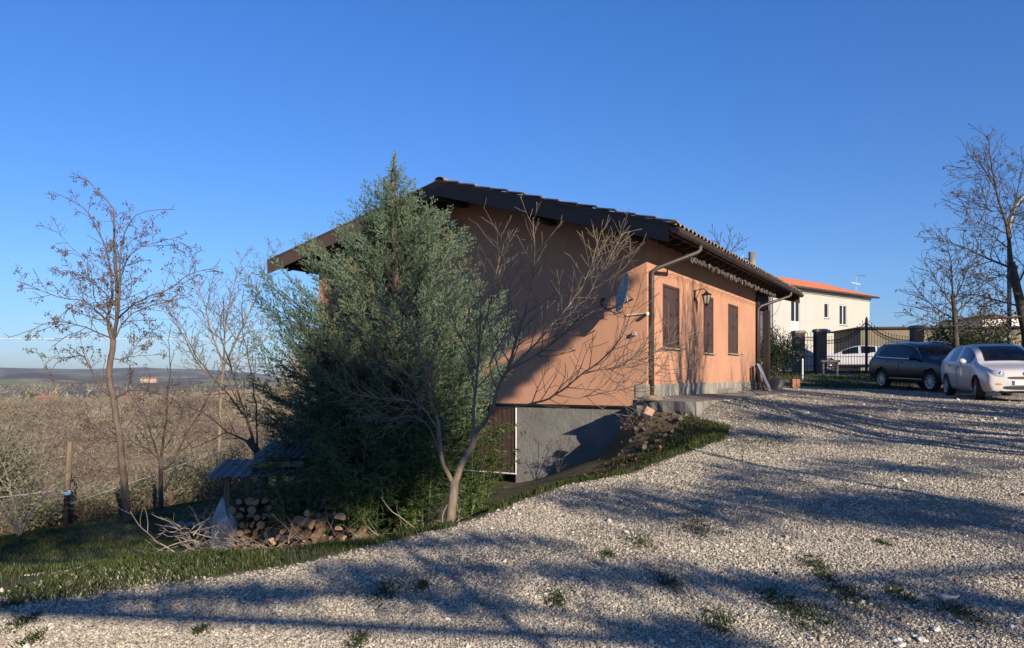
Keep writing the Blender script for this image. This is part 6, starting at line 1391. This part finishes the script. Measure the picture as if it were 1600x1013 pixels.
for s in (1, -1): dec('tail_light', ell(3.9, .98, .13, .06, 12, 3), 'y', MAT['redlens'], s, .012, 3)
# ------------------------------------------------------------------ unseen trees round the camera; the pines are added and shaped for their shade
MAT['pine'] = leafmat('shade_pine_foliage', [(.03, .05, .02), (.05, .08, .03), (.08, .11, .05)], .6, .1)
SH_ = Vector((SUNV.x, SUNV.y, 0)); SH_ = SH_/SH_.length; TE = SUNV.z/math.hypot(SUNV.x, SUNV.y)
def toward_sun(P, s): return Vector(P)+SH_*s+Vector((0, 0, TE*s))
QV = Vector((-SH_.y, SH_.x, 0))        # horizontal, across the sun
def pine(seed, C, rq, rz_, nclump, label, keep=None, size=.16, per=60, trunk=True, tx=0.0, cs=.22):  # added unseen tree, crown placed where its shade should fall
    nr = np.random.RandomState(seed); rs = random.Random(seed); C = Vector(C); bx, by = C.x+QV.x*tx, C.y+QV.y*tx; g = Hs(bx, by)
    root = empty('shade_pine', (bx, by, g), 0, label, 'tree', None); off = -Vector((bx, by, g))
    u = nr.normal(0, 1, (nclump, 3)); u /= np.linalg.norm(u, axis=1)[:, None]; u *= nr.rand(nclump)[:, None]**.4
    cl = np.array(C)[None]+u[:, :1]*rq*np.array(QV)[None]+u[:, 1:2]*min(rq, 1.6)*np.array(SH_)[None]+u[:, 2:]*np.array([0, 0, rz_])
    P = np.repeat(cl, per, 0)+nr.normal(0, cs, (nclump*per, 3))
    if keep is not None: P = P[keep(P)]
    V, F = leafquads(P, size, nr, .35); o = fast_mesh('crown', V, F, MAT['pine'], root, uvrand=nr.rand(len(F))); o.location = off
    mb = MB(); top = Vector((C.x, C.y, C.z+rz_*.6)); tr = resample([Vector((bx, by, g-.1)), Vector((bx, by, g+(C.z-g)*.5)), C, top], .4); mb.tube(tr, [.065*(1-.7*i/len(tr)) for i in range(len(tr))], 8)
    o = mb.build('trunk', MAT['bark'], root, smooth=True); o.location = off
    mb = MB()
    for i in range(0, nclump, 3):
        e = Vector(cl[i]); s0 = min(tr, key=lambda q_: (q_-e).length); mb.tube([s0, s0.lerp(e, .5)+Vector((0, 0, .1)), e], [.014, .010, .005], 4)
    if keep is None: o = mb.build('branches', MAT['bark'], root, smooth=True); o.location = off
    return root
def on_gable(P):       # where the shadow of P lands on the gable wall plane, in wall coordinates
    hYv = np.array(hY); hXv = np.array(hX); S = np.array(SUNV); d = (P-np.array(HC))@hYv; t = d/(S@hYv); Q = P-t[:, None]*S[None]; Q = Q-np.array(HC); return Q@hXv, Q[:, 2]
def keep_gable(P):  # drops crown leaves so the cast shade keeps a set outline
    X, z = on_gable(P)
    tri = (z < 2.15+(X-0)*.80) | (X > .25)                 # sunlit lower right triangle
    up = 2.05+X*.43; strip = (z < up) & (z > up-.36-.04*(-X)) & (X < -2.0) & (X > -4.3)
    Xv = X+1.7; zt = np.where(Xv > XA, ZER+(ZA-ZER)*(EXR-Xv)/(EXR-XA), ZEL+(ZA-ZEL)*(Xv-EXL)/(XA-EXL)); lit_roof = z > zt-.72
    return ~(tri | strip | lit_roof)
pine(201, toward_sun(HW(-4.0, 0, 1.5), 19), 2.7, 2.7, 1000, 'tall added pine out of view to the right, crown cut to shade the gable', keep_gable, size=.22, per=70, cs=.28)
def onground(px, py): return ground_px(px, py)
def shade(px, py, s, rq, rz_, n, seed, lab, **k): pine(seed, toward_sun(ground_px(px, py), s), rq, rz_, n, lab, **k)
def shade_bough(pxs, s, thick, zj, perm, seed, lab, size=.13, cs=.10, per=60):
    # added unseen tree: level boughs laid so their shade follows a chosen ground line
    nr = np.random.RandomState(seed); G = [ground_px(*p) for p in pxs]; T_ = [toward_sun(p, s) for p in G]; C = []
    for a, b in zip(T_[:-1], T_[1:]):
        n = max(2, int((b-a).length*perm))
        for i in range(n): C.append(tuple(a.lerp(b, nr.rand())+Vector((0, nr.normal(0, thick), nr.normal(0, zj)))))
    C = np.array(C); P = np.repeat(C, per, 0)+nr.normal(0, cs, (len(C)*per, 3))*np.array([1.6, 1, .8]); mid = T_[-1]+Vector((4, 0, .3)) if pxs[-1][0] > 1200 else T_[0]-Vector((5, 0, -.3))
    g = Hs(mid.x, mid.y); root = empty('shade_pine', (mid.x, mid.y, g), 0, lab, 'tree'); off = -Vector((mid.x, mid.y, g))
    V, F = leafquads(P, size, nr, .35); o = fast_mesh('crown', V, F, MAT['pine'], root, uvrand=nr.rand(len(F))); o.location = off
    mb = MB(); mb.tube([(mid.x, mid.y, g-.1), (mid.x+.1, mid.y, (g+mid.z)/2), mid], [.13, .09, .05], 8)
    line = sorted(T_+[mid], key=lambda p: (p-mid).length); mb.tube(line, [.05*(1-.7*i/len(line)) for i in range(len(line))], 5)
    for k in range(len(C)//4):
        c_ = Vector(C[k*4]); b_ = min(line, key=lambda p: (p-c_).length); mb.tube([b_.lerp(c_, .1), c_], [.012, .004], 4)
    o = mb.build('trunk', MAT['bark'], root, smooth=True); o.location = off
shade_bough([(880, 790), (1100, 782), (1350, 785), (1600, 800)], 14, .30, .16, 8, 211, 'broad added shade pine right of the camera', size=.16, cs=.14)
shade_bough([(1250, 805), (1450, 812), (1640, 835)], 13, .12, .06, 6, 212, 'low added shade pine right of the camera', size=.15, cs=.12)
shade_bough([(1130, 745), (1350, 735), (1600, 730)], 16, .25, .10, 3.2, 213, 'tall added shade pine right of the camera', size=.16, cs=.13)
shade_bough([(60, 945), (330, 928), (560, 927), (700, 938), (860, 958), (1110, 1000)], 9, .02, .02, 7, 214, 'long-boughed added shade pine behind the camera', size=.10, cs=.06)
shade_bough([(480, 893), (800, 893), (1000, 905), (1230, 912)], 11, .09, .03, 5, 215, 'level-boughed added shade pine behind the camera', size=.12, cs=.09)
shade_bough([(1180, 925), (1400, 938), (1620, 950)], 9, .08, .05, 8, 216, 'small added shade pine beside the camera', size=.11, cs=.09)
shade_bough([(1000, 1000), (1200, 1010)], 8, .03, .02, 5, 217, 'short added shade pine beside the camera', size=.10, cs=.06)
shade_bough([(620, 852), (760, 845), (900, 850)], 12, .05, .03, 3, 218, 'thin added shade pine behind the camera', size=.12, cs=.09)
shade_bough([(1000, 700), (1300, 690), (1600, 690)], 17, .10, .04, 2.2, 221, 'tall thin added shade pine right of the yard', size=.16, cs=.12)
shade_bough([(1150, 655), (1400, 660), (1620, 668)], 17, .06, .03, 3.0, 222, 'slender added shade pine right of the yard', size=.16, cs=.10)
shade_bough([(1180, 632), (1400, 640), (1620, 648)], 17, .10, .03, 3.4, 223, 'dark added shade pine right of the yard', size=.18, cs=.12)
shade(190, 802, 22, 4.4, .80, 330, 224, 'wide added shade pine behind the camera at left', size=.24)
pine(225, toward_sun(PX(490, 680, 8.2), 15), 1.45, .66, 240, 'dense added shade pine behind the camera', size=.2)
pine(226, toward_sun(Vector((17.5, 36, 1.3)), 19), 4.6, 1.35, 420, 'wide added shade pine far right of the yard', size=.26)
pine(219, toward_sun(Vector((14.2, 23.5, .45)), 18), 3.4, 1.15, 380, 'wide added shade pine at the right side of the yard', size=.26)
shade_bough([(10, 842), (120, 826), (260, 812), (400, 800)], 19, 1.0, .28, 17, 227, 'broad level-boughed added shade pine behind the camera at left', size=.18, cs=.2)
def off_tree(x, y, h, seed, lab, lean=0.0):
    g = Hs(x, y); T = Tree(seed, up=.35, wander=.35, levels=2, ratio=.62, dens=(4.2, 3.6), ang=(12, 34), minr=.007, seg=.25, k=(8, 5, 3))
    T.grow(Vector((0, 0, -.1)), Vector((lean, 0, 1)), h, .11, 0); r = empty('bare_tree', (x, y, g), 0, lab, 'tree', None)
    T.mesh('trunk', MAT['bark'], r, maxlvl=0); T.mesh('branches', MAT['bark'], r, minlvl=1)
for k, (Y, s_, h, lean, lab) in enumerate([(1.6, 12, 6.5, .03, 'bare tree right of the yard, nearest the camera of five'), (3.4, 13, 7, -.04, 'bare tree right of the yard, second from the camera'), (5.0, 12.5, 6.5, .05, 'bare tree right of the yard, middle of five'),
        (6.4, 14, 7, -.03, 'bare tree right of the yard, fourth from the camera'), (8.2, 13.5, 6.8, .04, 'bare tree right of the yard, nearest the cars')]):
    q = toward_sun(HW(0, Y, 0), s_); off_tree(q.x, q.y, h, 301+k, lab, lean)
# air: one closed box of even, thin haze round everything
mb = MB(); mb.span((-7000, -400, -260), (7000, 9500, 90)); hz_ = mb.build('haze', [], None)
hm, nt, b = _mat('haze_volume'); nt.nodes.remove(b); pv = nt.nodes.new('ShaderNodeVolumePrincipled'); pv.inputs['Color'].default_value = (.80, .88, 1, 1); pv.inputs['Density'].default_value = .00009; pv.inputs['Anisotropy'].default_value = .2
nt.links.new(pv.outputs[0], nt.nodes['Material Output'].inputs['Volume']); hz_.data.materials.append(hm); tag(hz_, kind='stuff')
